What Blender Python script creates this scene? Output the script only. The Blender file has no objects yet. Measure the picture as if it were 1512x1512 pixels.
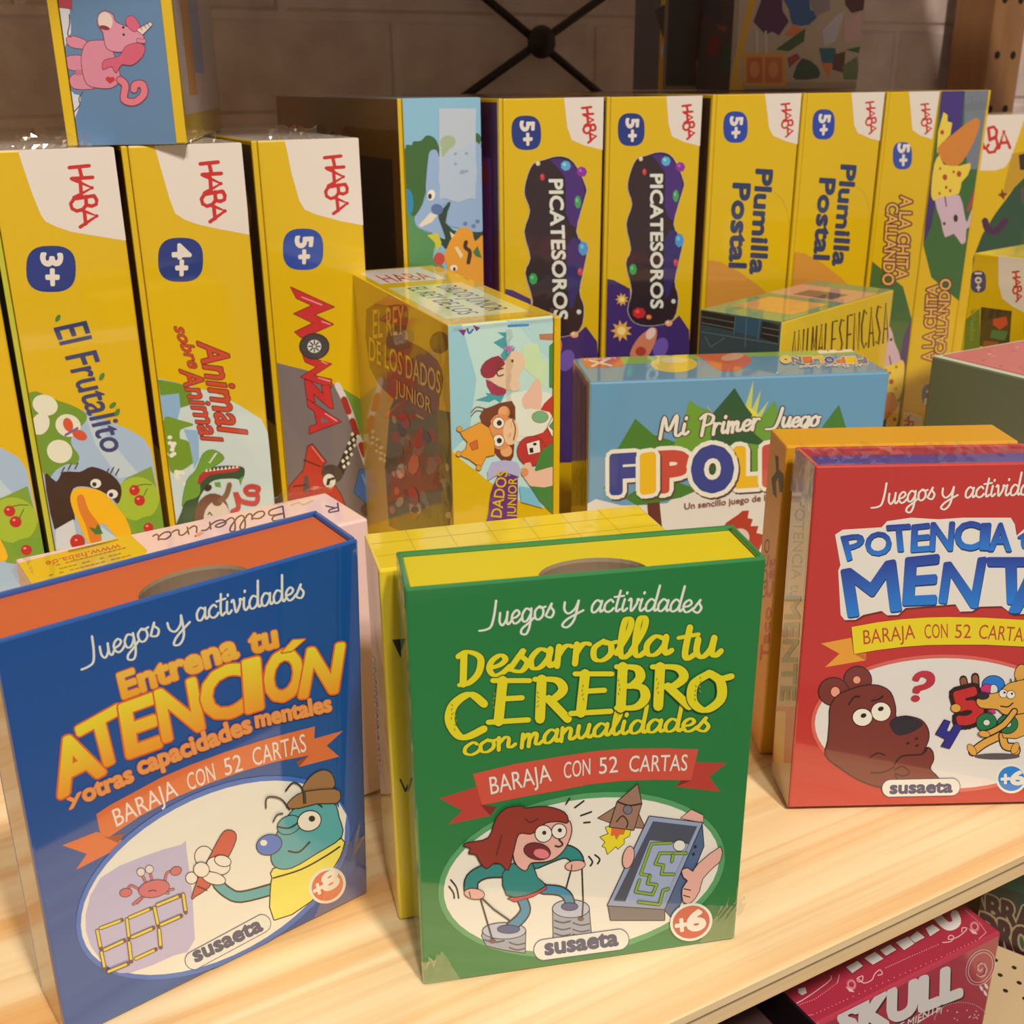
import bpy, bmesh, math, random
from mathutils import Vector, Matrix
from mathutils.geometry import tessellate_polygon, delaunay_2d_cdt
random.seed(7)
PI = math.pi
S = bpy.context.scene
COL = S.collection
# ------------------------------------------------------------------ camera
F_PX, PITCH, ROLL, CAM_H = 1626.19, .3725, -.0081, .2503
R0, D0, F0 = Vector((1, 0, 0)), Vector((0, -math.sin(PITCH), -math.cos(PITCH))), Vector((0, math.cos(PITCH), -math.sin(PITCH)))
cr, sr = math.cos(ROLL), math.sin(ROLL)
RX, DX = cr*R0 - sr*D0, sr*R0 + cr*D0
CAM = Vector((0, 0, CAM_H))
cam = bpy.data.objects.new('camera', bpy.data.cameras.new('camera'))
COL.objects.link(cam)
cam.matrix_world = Matrix(((RX.x, -DX.x, -F0.x, 0), (RX.y, -DX.y, -F0.y, 0), (RX.z, -DX.z, -F0.z, CAM_H), (0, 0, 0, 1)))
cam.data.sensor_width = 36
cam.data.lens = F_PX/1512*36
cam.data.clip_start = .01
cam.data.dof.use_dof = True
cam.data.dof.focus_distance = .37
cam.data.dof.aperture_fstop = 30
S.camera = cam
# ------------------------------------------------------------------ world, lamps, exposure
W = bpy.data.worlds.new('shop_ambience'); S.world = W; W.use_nodes = True
W.node_tree.nodes['Background'].inputs[0].default_value = (1.0, .8, .66, 1)
W.node_tree.nodes['Background'].inputs[1].default_value = .24
def lamp(name, loc, target, power, size, col=(1, .83, .63)):
    l = bpy.data.lights.new(name, 'AREA'); l.shape = 'DISK'; l.size = size; l.energy = power; l.color = col
    o = bpy.data.objects.new(name, l); COL.objects.link(o); o.location = loc
    o.rotation_euler = (Vector(target)-Vector(loc)).to_track_quat('-Z', 'Y').to_euler()
    return o
T0 = (0, .5, .1)
lamp('ceiling_spot', (.62, -.75, 1.85), T0, 36, .16)
lamp('ceiling_spot', (.32, -.95, 1.75), T0, 19, .12)
lamp('ceiling_spot', (-.7, -.75, 1.75), T0, 2.5, .1)
S.view_settings.view_transform = 'Standard'
S.view_settings.look = 'None'
S.view_settings.gamma = 1
S.view_settings.use_curve_mapping = False
S.view_settings.exposure = -.08
# ------------------------------------------------------------------ colour and materials
def lin(c):
    c /= 255
    return c/12.92 if c <= .04045 else ((c+.055)/1.055)**2.4
WHITE = [lin(v) for v in (228, 206, 172)]
def C(r, g, b):                       # photographed colour under the warm lamps -> surface colour
    return tuple(min(.92, .8*lin(v)/w) for v, w in zip((r, g, b), WHITE)) + (1,)
def nodes(name):
    m = bpy.data.materials.new(name); m.use_nodes = True
    nt = m.node_tree; return m, nt, nt.nodes['Principled BSDF']
def print_mat(name, rough, coat, coat_rough, bump, scale):
    m, nt, b = nodes(name)
    a = nt.nodes.new('ShaderNodeVertexColor'); a.layer_name = 'print'
    nt.links.new(a.outputs[0], b.inputs['Base Color'])
    b.inputs['Roughness'].default_value = rough
    b.inputs['Coat Weight'].default_value = coat
    b.inputs['Coat Roughness'].default_value = coat_rough
    b.inputs['Coat IOR'].default_value = 1.85
    if bump:
        tc = nt.nodes.new('ShaderNodeTexCoord'); n = nt.nodes.new('ShaderNodeTexNoise')
        n.inputs['Scale'].default_value = scale; n.inputs['Detail'].default_value = 2
        bp = nt.nodes.new('ShaderNodeBump'); bp.inputs['Strength'].default_value = bump; bp.inputs['Distance'].default_value = .002
        nt.links.new(tc.outputs['Object'], n.inputs['Vector']); nt.links.new(n.outputs[0], bp.inputs['Height'])
        nt.links.new(bp.outputs[0], b.inputs['Coat Normal'])
    return m
M_CARD = print_mat('printed_card', .5, .25, .25, 0, 1)
M_GLOSS = print_mat('glossy_printed_card', .45, .9, .06, .05, 18)
M_FILM = print_mat('film_wrapped_card', .5, .8, .07, .16, 45)
def film_mat():
    m, nt, b = nodes('clear_shrink_film')
    out = nt.nodes['Material Output']
    tr = nt.nodes.new('ShaderNodeBsdfTransparent'); gl = nt.nodes.new('ShaderNodeBsdfGlossy'); mx = nt.nodes.new('ShaderNodeMixShader')
    gl.inputs['Roughness'].default_value = .06; gl.inputs[0].default_value = (1, .97, .92, 1); mx.inputs[0].default_value = .17
    nt.links.new(tr.outputs[0], mx.inputs[1]); nt.links.new(gl.outputs[0], mx.inputs[2]); nt.links.new(mx.outputs[0], out.inputs[0])
    return m
M_CLEAR = film_mat()
def wood_mat(name, c1, c2, c3, grain, rough=.45):
    m, nt, b = nodes(name); L = nt.links.new
    tc = nt.nodes.new('ShaderNodeTexCoord')
    mp = nt.nodes.new('ShaderNodeMapping'); mp.inputs['Scale'].default_value = grain
    n1 = nt.nodes.new('ShaderNodeTexNoise'); n1.inputs['Scale'].default_value = 1; n1.inputs['Detail'].default_value = 3; n1.inputs['Distortion'].default_value = .35
    r1 = nt.nodes.new('ShaderNodeValToRGB'); e = r1.color_ramp.elements
    e[0].position = .33; e[0].color = c2; e[1].position = .62; e[1].color = c1
    k = e.new(.45); k.color = tuple((p+q)/2 for p, q in zip(c1, c2))
    mp2 = nt.nodes.new('ShaderNodeMapping'); mp2.inputs['Scale'].default_value = tuple(g*4.5 for g in grain)
    n2 = nt.nodes.new('ShaderNodeTexNoise'); n2.inputs['Scale'].default_value = 1; n2.inputs['Detail'].default_value = 5
    r2 = nt.nodes.new('ShaderNodeValToRGB'); r2.color_ramp.elements[0].position = .28; r2.color_ramp.elements[1].position = .5
    r2.color_ramp.elements[0].color = c3; r2.color_ramp.elements[1].color = (1, 1, 1, 1)
    mx = nt.nodes.new('ShaderNodeMixRGB'); mx.blend_type = 'MULTIPLY'; mx.inputs[0].default_value = .55
    bp = nt.nodes.new('ShaderNodeBump'); bp.inputs['Strength'].default_value = .08; bp.inputs['Distance'].default_value = .001
    for mpp, n in ((mp, n1), (mp2, n2)):
        L(tc.outputs['Object'], mpp.inputs[0]); L(mpp.outputs[0], n.inputs['Vector'])
    L(n1.outputs[0], r1.inputs[0]); L(n2.outputs[0], r2.inputs[0]); L(r1.outputs[0], mx.inputs[1]); L(r2.outputs[0], mx.inputs[2])
    L(mx.outputs[0], b.inputs['Base Color']); L(n2.outputs[0], bp.inputs['Height']); L(bp.outputs[0], b.inputs['Normal'])
    b.inputs['Roughness'].default_value = rough
    return m
M_PINE = wood_mat('pine_board', (.88, .76, .52, 1), (.76, .47, .20, 1), (.78, .62, .46, 1), (1.3, 62, 62))
M_POST = wood_mat('pine_upright', (.40, .22, .11, 1), (.32, .17, .08, 1), (.7, .6, .5, 1), (30, 30, 2))
def plain(name, col, rough=.6, metal=0):
    m, nt, b = nodes(name); b.inputs['Base Color'].default_value = col; b.inputs['Roughness'].default_value = rough; b.inputs['Metallic'].default_value = metal
    return m
M_IRON = plain('dark_iron', (.035, .03, .028, 1), .45, .6)
M_CREAM = plain('cream_painted_metal', (.62, .5, .33, 1), .5)
M_DARK = plain('dark_hole', (.02, .012, .008, 1), .9)
M_FLOOR = plain('grey_floor', (.16, .13, .11, 1), .6)
def brick_mat():
    m, nt, b = nodes('painted_brick'); L = nt.links.new
    tc = nt.nodes.new('ShaderNodeTexCoord'); mp = nt.nodes.new('ShaderNodeMapping')
    mp.inputs['Rotation'].default_value = (PI/2, 0, 0)
    br = nt.nodes.new('ShaderNodeTexBrick'); br.inputs['Scale'].default_value = 1
    br.inputs['Brick Width'].default_value = .19; br.inputs['Row Height'].default_value = .075; br.inputs['Mortar Size'].default_value = .006; br.inputs['Mortar Smooth'].default_value = .6
    br.inputs['Color1'].default_value = (.68, .60, .62, 1); br.inputs['Color2'].default_value = (.62, .55, .56, 1); br.inputs['Mortar'].default_value = (.68, .60, .62, 1)
    nz = nt.nodes.new('ShaderNodeTexNoise'); nz.inputs['Scale'].default_value = 26; nz.inputs['Detail'].default_value = 5
    mx = nt.nodes.new('ShaderNodeMixRGB'); mx.blend_type = 'OVERLAY'; mx.inputs[0].default_value = .55
    sb = nt.nodes.new('ShaderNodeMath'); sb.operation = 'SUBTRACT'
    bp = nt.nodes.new('ShaderNodeBump'); bp.inputs['Distance'].default_value = .006; bp.inputs['Strength'].default_value = .5
    L(tc.outputs['Object'], mp.inputs[0]); L(mp.outputs[0], br.inputs['Vector']); L(tc.outputs['Object'], nz.inputs['Vector'])
    L(br.outputs[0], mx.inputs[1]); L(nz.outputs[0], mx.inputs[2]); L(mx.outputs[0], b.inputs['Base Color'])
    L(nz.outputs[0], sb.inputs[0]); L(br.outputs['Fac'], sb.inputs[1]); L(sb.outputs[0], bp.inputs['Height']); L(bp.outputs[0], b.inputs['Normal'])
    b.inputs['Roughness'].default_value = .75
    return m
M_BRICK = brick_mat()
# ------------------------------------------------------------------ object helpers
def thing(name, label, cat, mat=None, group=None):
    o = bpy.data.objects.new(name, None); COL.objects.link(o); o.empty_display_size = .02
    if mat: o.matrix_world = mat
    o['label'] = label; o['category'] = cat
    if group: o['group'] = group
    return o
class Part:                            # one mesh: coloured card faces plus what is printed on them
    def __init__(s): s.v = []; s.f = []; s.c = []
    def face(s, pts, cols):
        i = len(s.v); s.v += [tuple(p) for p in pts]; s.f.append(tuple(range(i, i+len(pts))))
        s.c += list(cols) if isinstance(cols, list) else [cols]*len(pts)
    def bm(s, bm, colf):
        bm.normal_update()
        for f in bm.faces: s.face([v.co for v in f.verts], colf(f.normal, f.calc_center_median()))
    def box(s, x0, x1, y0, y1, z0, z1, col, bev=.0006, skip=()):
        bm = bmesh.new(); bmesh.ops.create_cube(bm, size=1)
        for v in bm.verts: v.co = Vector(((x0+x1)/2+v.co.x*(x1-x0), (y0+y1)/2+v.co.y*(y1-y0), (z0+z1)/2+v.co.z*(z1-z0)))
        if bev: bmesh.ops.bevel(bm, geom=bm.edges[:], offset=bev, segments=2, profile=.5, affect='EDGES')
        def cf(n, c):
            if not isinstance(col, dict): return col
            a = max((abs(n.x), 'x'), (abs(n.y), 'y'), (abs(n.z), 'z'))[1]
            k = {'x': 'LR', 'y': 'FB', 'z': 'DT'}[a][getattr(n, a) > 0]
            return col.get(k, col['*'])
        s.bm(bm, cf); bm.free()
    def build(s, name, mat, parent=None):
        me = bpy.data.meshes.new(name); me.from_pydata(s.v, [], s.f); me.update()
        at = me.color_attributes.new('print', 'FLOAT_COLOR', 'CORNER')
        flat = []
        for lp in me.loops: flat += s.c[lp.vertex_index]
        at.data.foreach_set('color', flat)
        me.materials.append(mat)
        o = bpy.data.objects.new(name, me); COL.objects.link(o)
        if parent: o.parent = parent
        return o
def mesh_obj(name, bm, mat, parent=None, smooth=False):
    me = bpy.data.meshes.new(name); bm.normal_update(); bm.to_mesh(me); bm.free(); me.materials.append(mat)
    if smooth: me.shade_smooth()
    o = bpy.data.objects.new(name, me); COL.objects.link(o)
    if parent: o.parent = parent
    return o
def boxbm(bm, x0, x1, y0, y1, z0, z1, bev=0):
    r = bmesh.ops.create_cube(bm, size=1)
    for v in r['verts']: v.co = Vector(((x0+x1)/2+v.co.x*(x1-x0), (y0+y1)/2+v.co.y*(y1-y0), (z0+z1)/2+v.co.z*(z1-z0)))
    if bev: bmesh.ops.bevel(bm, geom=list({e for v in r['verts'] for e in v.link_edges}), offset=bev, segments=3, profile=.5, affect='EDGES')
def pose(x, y, z, yaw, lean=0, d=0):
    if z == 0: z = .0003           # a hair of clearance above the board
    return Matrix.Translation((x, y, z+(d*math.sin(lean) if lean > 0 else 0))) @ Matrix.Rotation(yaw, 4, 'Z') @ Matrix.Rotation(-lean, 4, 'X')
# ------------------------------------------------------------------ printing on faces
_glyph = {}
def glyphs(txt):                       # built-in font outline -> points, triangles, outline edges (baseline 0)
    if txt not in _glyph:
        cu = bpy.data.curves.new('t', 'FONT'); cu.body = txt; cu.size = 1; cu.resolution_u = 3
        o = bpy.data.objects.new('t', cu); COL.objects.link(o)
        dg = bpy.context.evaluated_depsgraph_get(); dg.update()
        me = o.evaluated_get(dg).to_mesh(); me.calc_loop_triangles()
        at = {}; ix = []; vs = []
        for v in me.vertices:
            k = (round(v.co.x, 5), round(v.co.y, 5))
            if k not in at: at[k] = len(vs); vs.append(k)
            ix.append(at[k])
        tr = [tuple(ix[i] for i in t.vertices) for t in me.loop_triangles]
        cnt = {}
        for t in tr:
            for i in range(3):
                e = tuple(sorted((t[i-1], t[i]))); cnt[e] = cnt.get(e, 0)+1
        o.evaluated_get(dg).to_mesh_clear()
        bpy.data.objects.remove(o); bpy.data.curves.remove(cu)
        _glyph[txt] = (vs, tr, [e for e, n in cnt.items() if n == 1])
    return _glyph[txt]
_cap = {}
def caph():
    if 0 not in _cap: _cap[0] = max(v[1] for v in glyphs('H')[0])
    return _cap[0]
def smooth_pts(p, n=4, closed=False):
    m = len(p); out = []
    if m < 3 and not closed: return p
    rng = range(m) if closed else range(m-1)
    for i in rng:
        g = (lambda j: p[j % m]) if closed else (lambda j: p[max(0, min(m-1, j))])
        a, b, c, d = g(i-1), g(i), g(i+1), g(i+2)
        for k in range(n):
            t = k/n; t2, t3 = t*t, t*t*t
            out.append(tuple(.5*(2*b[q]+(c[q]-a[q])*t+(2*a[q]-5*b[q]+4*c[q]-d[q])*t2+(3*b[q]-a[q]-3*c[q]+d[q])*t3) for q in (0, 1)))
    if not closed: out.append(p[-1])
    return out
STEP = .00003
def area2(p): return sum(p[i-1][0]*p[i][1]-p[i][0]*p[i-1][1] for i in range(len(p)))
def union(polys):                      # overlapping pieces of one colour -> one sheet without overlaps
    tris = []
    for p in polys: tris += [p] if len(p) != 4 else [p[:3], [p[0], p[2], p[3]]]
    src = [p if area2(p) > 0 else p[::-1] for p in tris if abs(area2(p)) > 2e-3]
    if not src: return []
    tot = sum(area2(p) for p in src); rnd = random.Random(3); x0, x1 = min(q[0] for p in src for q in p), max(q[0] for p in src for q in p)
    for k in range(6):
        vs, fs = [], []
        for p in src:
            i = len(vs); fs.append(list(range(i, i+len(p))))
            vs += [Vector((q[0]+(rnd.uniform(-1, 1)*.004*k), q[1]+(rnd.uniform(-1, 1)*.004*k))) for q in p]
        vo, _, fo, _, _, of = delaunay_2d_cdt(vs, [], fs, 1, 1e-4, True)
        out = [[tuple(vo[i]) for i in f] for f, o in zip(fo, of) if o]
        if sum(abs(area2(p)) for p in out) < tot*1.003: 
            # a leak can also hide inside the sum: every piece must lie in one of its sources
            ok = True
            for f, o in zip(out, [o for o in of if o]):
                cx, cy = sum(q[0] for q in f)/len(f), sum(q[1] for q in f)/len(f)
                if abs(area2(f)) > .5 and not any(inside(src[m], cx, cy) for m in o[:3]): ok = False; break
            if ok: return out
    return src
def inside(p, x, y):
    return all((p[i][0]-p[i-1][0])*(y-p[i-1][1])-(p[i][1]-p[i-1][1])*(x-p[i-1][0]) > -.3 for i in range(len(p)))
class Art:
    def __init__(s, part, M, O, U, V, w, h):
        s.part, s.O, s.U, s.V, s.w, s.h = part, Vector(O), Vector(U), Vector(V), w, h
        s.N = s.U.cross(s.V); s.Mi = M.inverted(); s.M = M; s.M3 = s.Mi.to_3x3(); s.rx, s.dx, s.f0 = s.M3 @ RX, s.M3 @ DX, s.M3 @ F0; s.layers = []; s.view(0, 0, 1)
        s.lo = s.Mi @ CAM
        s.k0 = (s.O-s.lo).dot(s.N)
    def view(s, x, y, k): s.vx, s.vy, s.vk = x, y, k; return s
    def p(s, q):                       # photo point -> where it lies on this face (metres)
        u, v = (s.vx+q[0]*s.vk-756)/F_PX, (s.vy+q[1]*s.vk-756)/F_PX
        d = s.f0+u*s.rx+v*s.dx
        t = s.k0/d.dot(s.N)
        r = s.lo+t*d-s.O
        return (r.dot(s.U), r.dot(s.V))
    def emit(s, tris, cols):           # tris in face metres
        xs = [q[0] for t in tris for q in t]; ys = [q[1] for t in tris for q in t]
        if not xs: return
        bb = (min(xs), min(ys), max(xs), max(ys))
        L = 1+max([l for b, l in s.layers if b[0] < bb[2] and bb[0] < b[2] and b[1] < bb[3] and bb[1] < b[3]], default=0)
        s.layers.append((bb, L)); off = s.N*(STEP*L)
        m = .0002
        for t, c in zip(tris, cols):
            poly = [(q[0], q[1], cc) for q, cc in zip(t, c)] if isinstance(c, list) else [(q[0], q[1], c) for q in t]
            for ax, sg, lim in ((0, 1, m), (0, -1, -(s.w-m)), (1, 1, m), (1, -1, -(s.h-m))):
                o = []
                for i in range(len(poly)):
                    a, b = poly[i-1], poly[i]; da, db = sg*a[ax]-lim, sg*b[ax]-lim
                    if (da < 0) != (db < 0):
                        k = da/(da-db); o.append((a[0]+(b[0]-a[0])*k, a[1]+(b[1]-a[1])*k, b[2]))
                    if db >= 0: o.append(b)
                poly = o
                if len(poly) < 3: break
            if len(poly) < 3: continue
            ar = sum(poly[i-1][0]*poly[i][1]-poly[i][0]*poly[i-1][1] for i in range(len(poly)))
            if abs(ar) < 1e-12: continue
            if ar < 0: poly.reverse()
            s.part.face([s.O+s.U*q[0]+s.V*q[1]+off for q in poly], [q[2] for q in poly])
    def poly(s, pts, col, sm=0, ol=None, ow=0, hole=None):
        if sm: pts = smooth_pts(pts, sm, True)
        if ol: s.line(pts+[pts[0]], ow, ol, 0)
        q = [s.p(a) for a in pts]; loops = [[Vector((a[0], a[1], 0)) for a in q]]
        if hole: loops.append([Vector((*s.p(a), 0)) for a in hole])
        fl = [a for l in loops for a in l]
        tr = [[(fl[i].x, fl[i].y) for i in t] for t in tessellate_polygon(loops)]
        s.emit(tr, [col]*len(tr))
    def ell(s, x, y, rx, ry=None, rot=0, col=None, ol=None, ow=0, n=20, pw=1):
        ry = ry or rx; c, sn = math.cos(math.radians(rot)), math.sin(math.radians(rot))
        pts = []
        for k in range(n):
            a = 2*PI*k/n; ca, sa = math.cos(a), math.sin(a)
            ca, sa = math.copysign(abs(ca)**pw, ca)*rx, math.copysign(abs(sa)**pw, sa)*ry
            pts.append((x+ca*c-sa*sn, y+ca*sn+sa*c))
        s.poly(pts, col, 0, ol, ow)
    def line(s, pts, w, col, sm=4, cal=0):
        if sm: pts = smooth_pts(pts, sm)
        n = len(pts); tris = []; L, R = [], []
        for i in range(n):
            a, b = pts[max(0, i-1)], pts[min(n-1, i+1)]
            dx, dy = b[0]-a[0], b[1]-a[1]; l = math.hypot(dx, dy) or 1
            ww = w/2*(1-cal+cal*abs(dy)/l)
            L.append((pts[i][0]-dy/l*ww, pts[i][1]+dx/l*ww)); R.append((pts[i][0]+dy/l*ww, pts[i][1]-dx/l*ww))
        if sm or n == 2:
            for i in range(n-1): tris += [[L[i], R[i], R[i+1]], [L[i], R[i+1], L[i+1]]]
            ends = (0, n-1)
        else:
            for i in range(n-1):
                a, b = pts[i], pts[i+1]; dx, dy = b[0]-a[0], b[1]-a[1]; l = math.hypot(dx, dy) or 1
                ex, ey = -dy/l*w/2, dx/l*w/2
                tris += [[(a[0]+ex, a[1]+ey), (a[0]-ex, a[1]-ey), (b[0]-ex, b[1]-ey)], [(a[0]+ex, a[1]+ey), (b[0]-ex, b[1]-ey), (b[0]+ex, b[1]+ey)]]
            ends = range(n)
        for i in ends:
            r = math.hypot(L[i][0]-R[i][0], L[i][1]-R[i][1])/2 if sm else w/2
            k = 8; tris.append([(pts[i][0]+r*math.cos(2*PI*j/k), pts[i][1]+r*math.sin(2*PI*j/k)) for j in range(k)])
        tr = [[s.p(q) for q in t] for t in union(tris)]
        s.emit(tr, [col]*len(tr))
    def quad(s, BL, BR, up, upr=None):
        upr = upr or up
        return lambda a, b: (BL[0]+(BR[0]-BL[0])*a+(up[0]+(upr[0]-up[0])*a)*b, BL[1]+(BR[1]-BL[1])*a+(up[1]+(upr[1]-up[1])*a)*b)
    def text(s, txt, BL, BR, up, col, bold=.02, ol=None, ow=.03, col2=None, upr=None, fit=False, bend=0, olb=None):
        vs, tr, ed = glyphs(txt)
        x0, x1 = min(v[0] for v in vs), max(v[0] for v in vs)
        y0, y1 = (min(v[1] for v in vs), max(v[1] for v in vs)) if fit else (0, caph())
        Q = s.quad(BL, BR, up, upr)
        nv = [((v[0]-x0)/(x1-x0), (v[1]-y0)/(y1-y0)) for v in vs]
        px = []
        for a, t in nv:
            q = Q(a, t); px.append((q[0], q[1]-4*a*(1-a)*bend))
        em = math.hypot(*up)/(y1-y0); u2 = up[0]**2+up[1]**2
        def shade(q): 
            if not col2: return col
            t = ((q[0]-BL[0])*up[0]+(q[1]-BL[1])*up[1])/u2 if not upr else Qi(q)
            return tuple(a+(b-a)*min(1, max(0, t)) for a, b in zip(col, col2))
        def Qi(q):                     # height of a point between baseline and top line
            cr = lambda A, B: (B[0]-A[0])*(q[1]-A[1])-(B[1]-A[1])*(q[0]-A[0])
            ur = upr or up; a = abs(cr(BL, BR)); b = abs(cr((BL[0]+up[0], BL[1]+up[1]), (BR[0]+ur[0], BR[1]+ur[1])))
            return a/(a+b) if a+b else 0
        for b, c in ([(bold+ow, ol)] if ol else [])+[(bold, None)]:
            polys = [[px[i] for i in t] for t in tr]
            if b > .004:
                w = b*em
                for i, j in ed:
                    (ax, ay), (bx, by) = px[i], px[j]; l = math.hypot(bx-ax, by-ay) or 1
                    ex, ey = -(by-ay)/l*w, (bx-ax)/l*w
                    polys.append([(ax+ex, ay+ey), (ax-ex, ay-ey), (bx-ex, by-ey), (bx+ex, by+ey)])
                for i in {i for e in ed for i in e}: polys.append([(px[i][0]+w*math.cos(q*PI/3.5), px[i][1]+w*math.sin(q*PI/3.5)) for q in range(7)])
            un = union(polys)
            s.emit([[s.p(q) for q in t] for t in un], [c or [shade(q) for q in t] for t in un])
    def script(s, txt, BL, BR, xh, col, w, cal=.35, slant=.22, ol=None, ow=0, bend=0, font=None, upr=None):
        font = font or PEN
        adv = sum(font[c][0] for c in txt if c in font)
        dx, dy = BR[0]-BL[0], BR[1]-BL[1]; l = math.hypot(dx, dy); ex, ey = dx/l, dy/l
        kx = l/adv
        nx, ny = ey, -ex                # up on the photo
        for cc, ww in ((ol, w+ow), (col, w)) if ol else ((col, w),):
            x = 0; polys = []
            for ch in txt:
                a, strokes = font[ch]
                for st in strokes:
                    def mp(q, x=x):
                        gx, gy = x+q[0]+slant*q[1]*xh/kx, q[1]
                        k = 4*(gx/adv)*(1-gx/adv)*bend
                        return (BL[0]+ex*gx*kx+nx*(gy*xh+k), BL[1]+ey*gx*kx+ny*(gy*xh+k))
                    polys += s.strip([mp(q) for q in (smooth_pts(st, 5) if len(st) > 2 else st)], ww, cal)
                x += a
            un = union(polys); s.emit([[s.p(q) for q in t] for t in un], [cc]*len(un))
    def strip(s, pts, w, cal):         # a pen stroke as pieces
        n = len(pts); out = []
        for i in range(n):
            a, b = pts[max(0, i-1)], pts[min(n-1, i+1)]
            dx, dy = b[0]-a[0], b[1]-a[1]; l = math.hypot(dx, dy) or 1; r = w/2*(1-cal+cal*abs(dy)/l)
            out.append((pts[i][0]-dy/l*r, pts[i][1]+dx/l*r, pts[i][0]+dy/l*r, pts[i][1]-dx/l*r, r))
        po = [[out[i][:2], out[i][2:4], out[i+1][2:4], out[i+1][:2]] for i in range(n-1)]
        for i in range(n): 
            if i in (0, n-1) or i % 2: po.append([(pts[i][0]+out[i][4]*math.cos(2*PI*j/8), pts[i][1]+out[i][4]*math.sin(2*PI*j/8)) for j in range(8)])
        return po
    def strokes(s, sts, w, col, cal=0, ol=None, ow=0):   # several pen strokes of one colour as one sheet
        for cc, ww in ((ol, w+ow), (col, w)) if ol else ((col, w),):
            un = union([p for st in sts for p in s.strip(st, ww, cal)]); s.emit([[s.p(q) for q in t] for t in un], [cc]*len(un))
PEN = {
 'a': (1.0, [[(.75,.8),(.4,1),(.1,.6),(.15,.1),(.45,.05),(.75,.5),(.8,.95),(.76,.35),(.85,.04),(1.05,.2)]]),
 'c': (.8, [[(.72,.8),(.5,1),(.15,.7),(.12,.25),(.4,0),(.7,.1),(.85,.3)]]),
 'd': (1.0, [[(.75,.8),(.4,1),(.1,.6),(.15,.1),(.45,.05),(.75,.5),(.88,2.1)],[(.88,2.1),(.78,.4),(.88,.04),(1.05,.2)]]),
 'e': (.85, [[(.12,.42),(.5,.5),(.7,.75),(.5,1),(.2,.8),(.1,.4),(.3,.02),(.6,.05),(.9,.35)]]),
 'g': (1.0, [[(.75,.8),(.4,1),(.1,.6),(.15,.1),(.45,.05),(.75,.5),(.8,.95)],[(.8,.95),(.72,-.3),(.45,-.95),(.05,-.85),(.1,-.5),(.6,-.15),(1.05,.2)]]),
 'i': (.55, [[(.22,1),(.16,.3),(.3,.02),(.55,.25)],[(.3,1.45),(.31,1.5),(.32,1.55)]]),
 'J': (1.0, [[(.75,2.0),(.62,.9),(.4,.1),(0,-.1),(-.55,-.1)]]),
 'l': (.55, [[(.05,.3),(.45,1.3),(.52,1.95),(.3,2.0),(.2,1.2),(.2,.3),(.35,.02),(.6,.25)]]),
 'm': (1.3, [[(.1,1),(.1,0)],[(.1,.5),(.35,.95),(.5,.8),(.5,0)],[(.5,.5),(.75,.95),(.92,.8),(.9,.15),(1.1,.05),(1.3,.25)]]),
 'n': (.95, [[(.1,1),(.1,0)],[(.1,.5),(.4,.95),(.6,.8),(.58,.15),(.75,.05),(.95,.25)]]),
 'o': (.92, [[(.45,1),(.12,.7),(.15,.15),(.45,0),(.75,.3),(.72,.8),(.45,1),(.6,.85),(.95,.9)]]),
 'r': (.68, [[(.12,1),(.1,0)],[(.1,.5),(.28,.88),(.45,1),(.62,.92)]]),
 's': (.75, [[(.05,.2),(.5,1.05),(.45,.8),(.7,.4),(.5,0),(.15,.1)]]),
 't': (.6, [[(.35,1.7),(.25,.4),(.35,.02),(.6,.2)],[(-.05,1.2),(.7,1.28)]]),
 'u': (.95, [[(.1,1),(.08,.35),(.3,.02),(.6,.4),(.7,1)],[(.7,1),(.65,.25),(.8,.02),(1,.25)]]),
 'v': (.85, [[(.02,.9),(.2,1),(.35,.02),(.7,.6),(.72,1),(.9,.9)]]),
 'y': (1.0, [[(.1,1),(.1,.45),(.3,.1),(.6,.4),(.75,1)],[(.75,1),(.6,-.4),(.3,-.95),(.05,-.75),(.3,-.3),(1,.2)]]),
 'D': (1.3, [[(.3,1.9),(.2,0)],[(0,1.8),(.5,1.95),(1.1,1.4),(1.0,.5),(.5,0),(0,0)]]),
 'M': (1.5, [[(0,0),(.2,1.9),(.55,.6),(1.1,1.95),(1.1,.3),(1.3,0),(1.5,.2)]]),
 'P': (1.1, [[(.3,1.9),(.2,0)],[(-.1,1.6),(.4,2),(1,1.7),(.9,1.1),(.35,.9)]]),
 'B': (1.1, [[(.2,1.9),(.15,0)],[(.2,1.9),(.8,1.8),(.75,1.2),(.25,1.05)],[(.25,1.05),(.9,.9),(.85,.2),(.15,0)]]),
 'R': (1.1, [[(.2,1.9),(.15,0)],[(.2,1.9),(.8,1.8),(.75,1.2),(.25,1.0)],[(.4,1.0),(.95,0)]]),
 ' ': (.5, []),
}
SLAB = {
 'C': [[(.95,.78),(.6,1),(.2,.75),(.12,.35),(.42,0),(.95,.2)]],
 'E': [[(.34,1),(.24,0)],[(.1,1),(.98,1.0)],[(.28,.55),(.8,.58)],[(0,-.02),(.95,.04)]],
 'R': [[(.25,1),(.2,0)],[(.05,1),(.65,.98),(.85,.75),(.6,.52),(.25,.5)],[(.45,.5),(.98,0)]],
 'B': [[(.28,1),(.22,0)],[(.1,1),(.65,.97),(.78,.75),(.55,.55),(.25,.53)],[(.25,.53),(.8,.5),(.92,.25),(.65,.02),(.1,0)]],
 'O': [[(.5,.98),(.15,.7),(.12,.25),(.4,.02),(.75,.3),(.75,.75),(.5,.98),(.75,.85),(1.0,.9)]],
}
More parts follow.
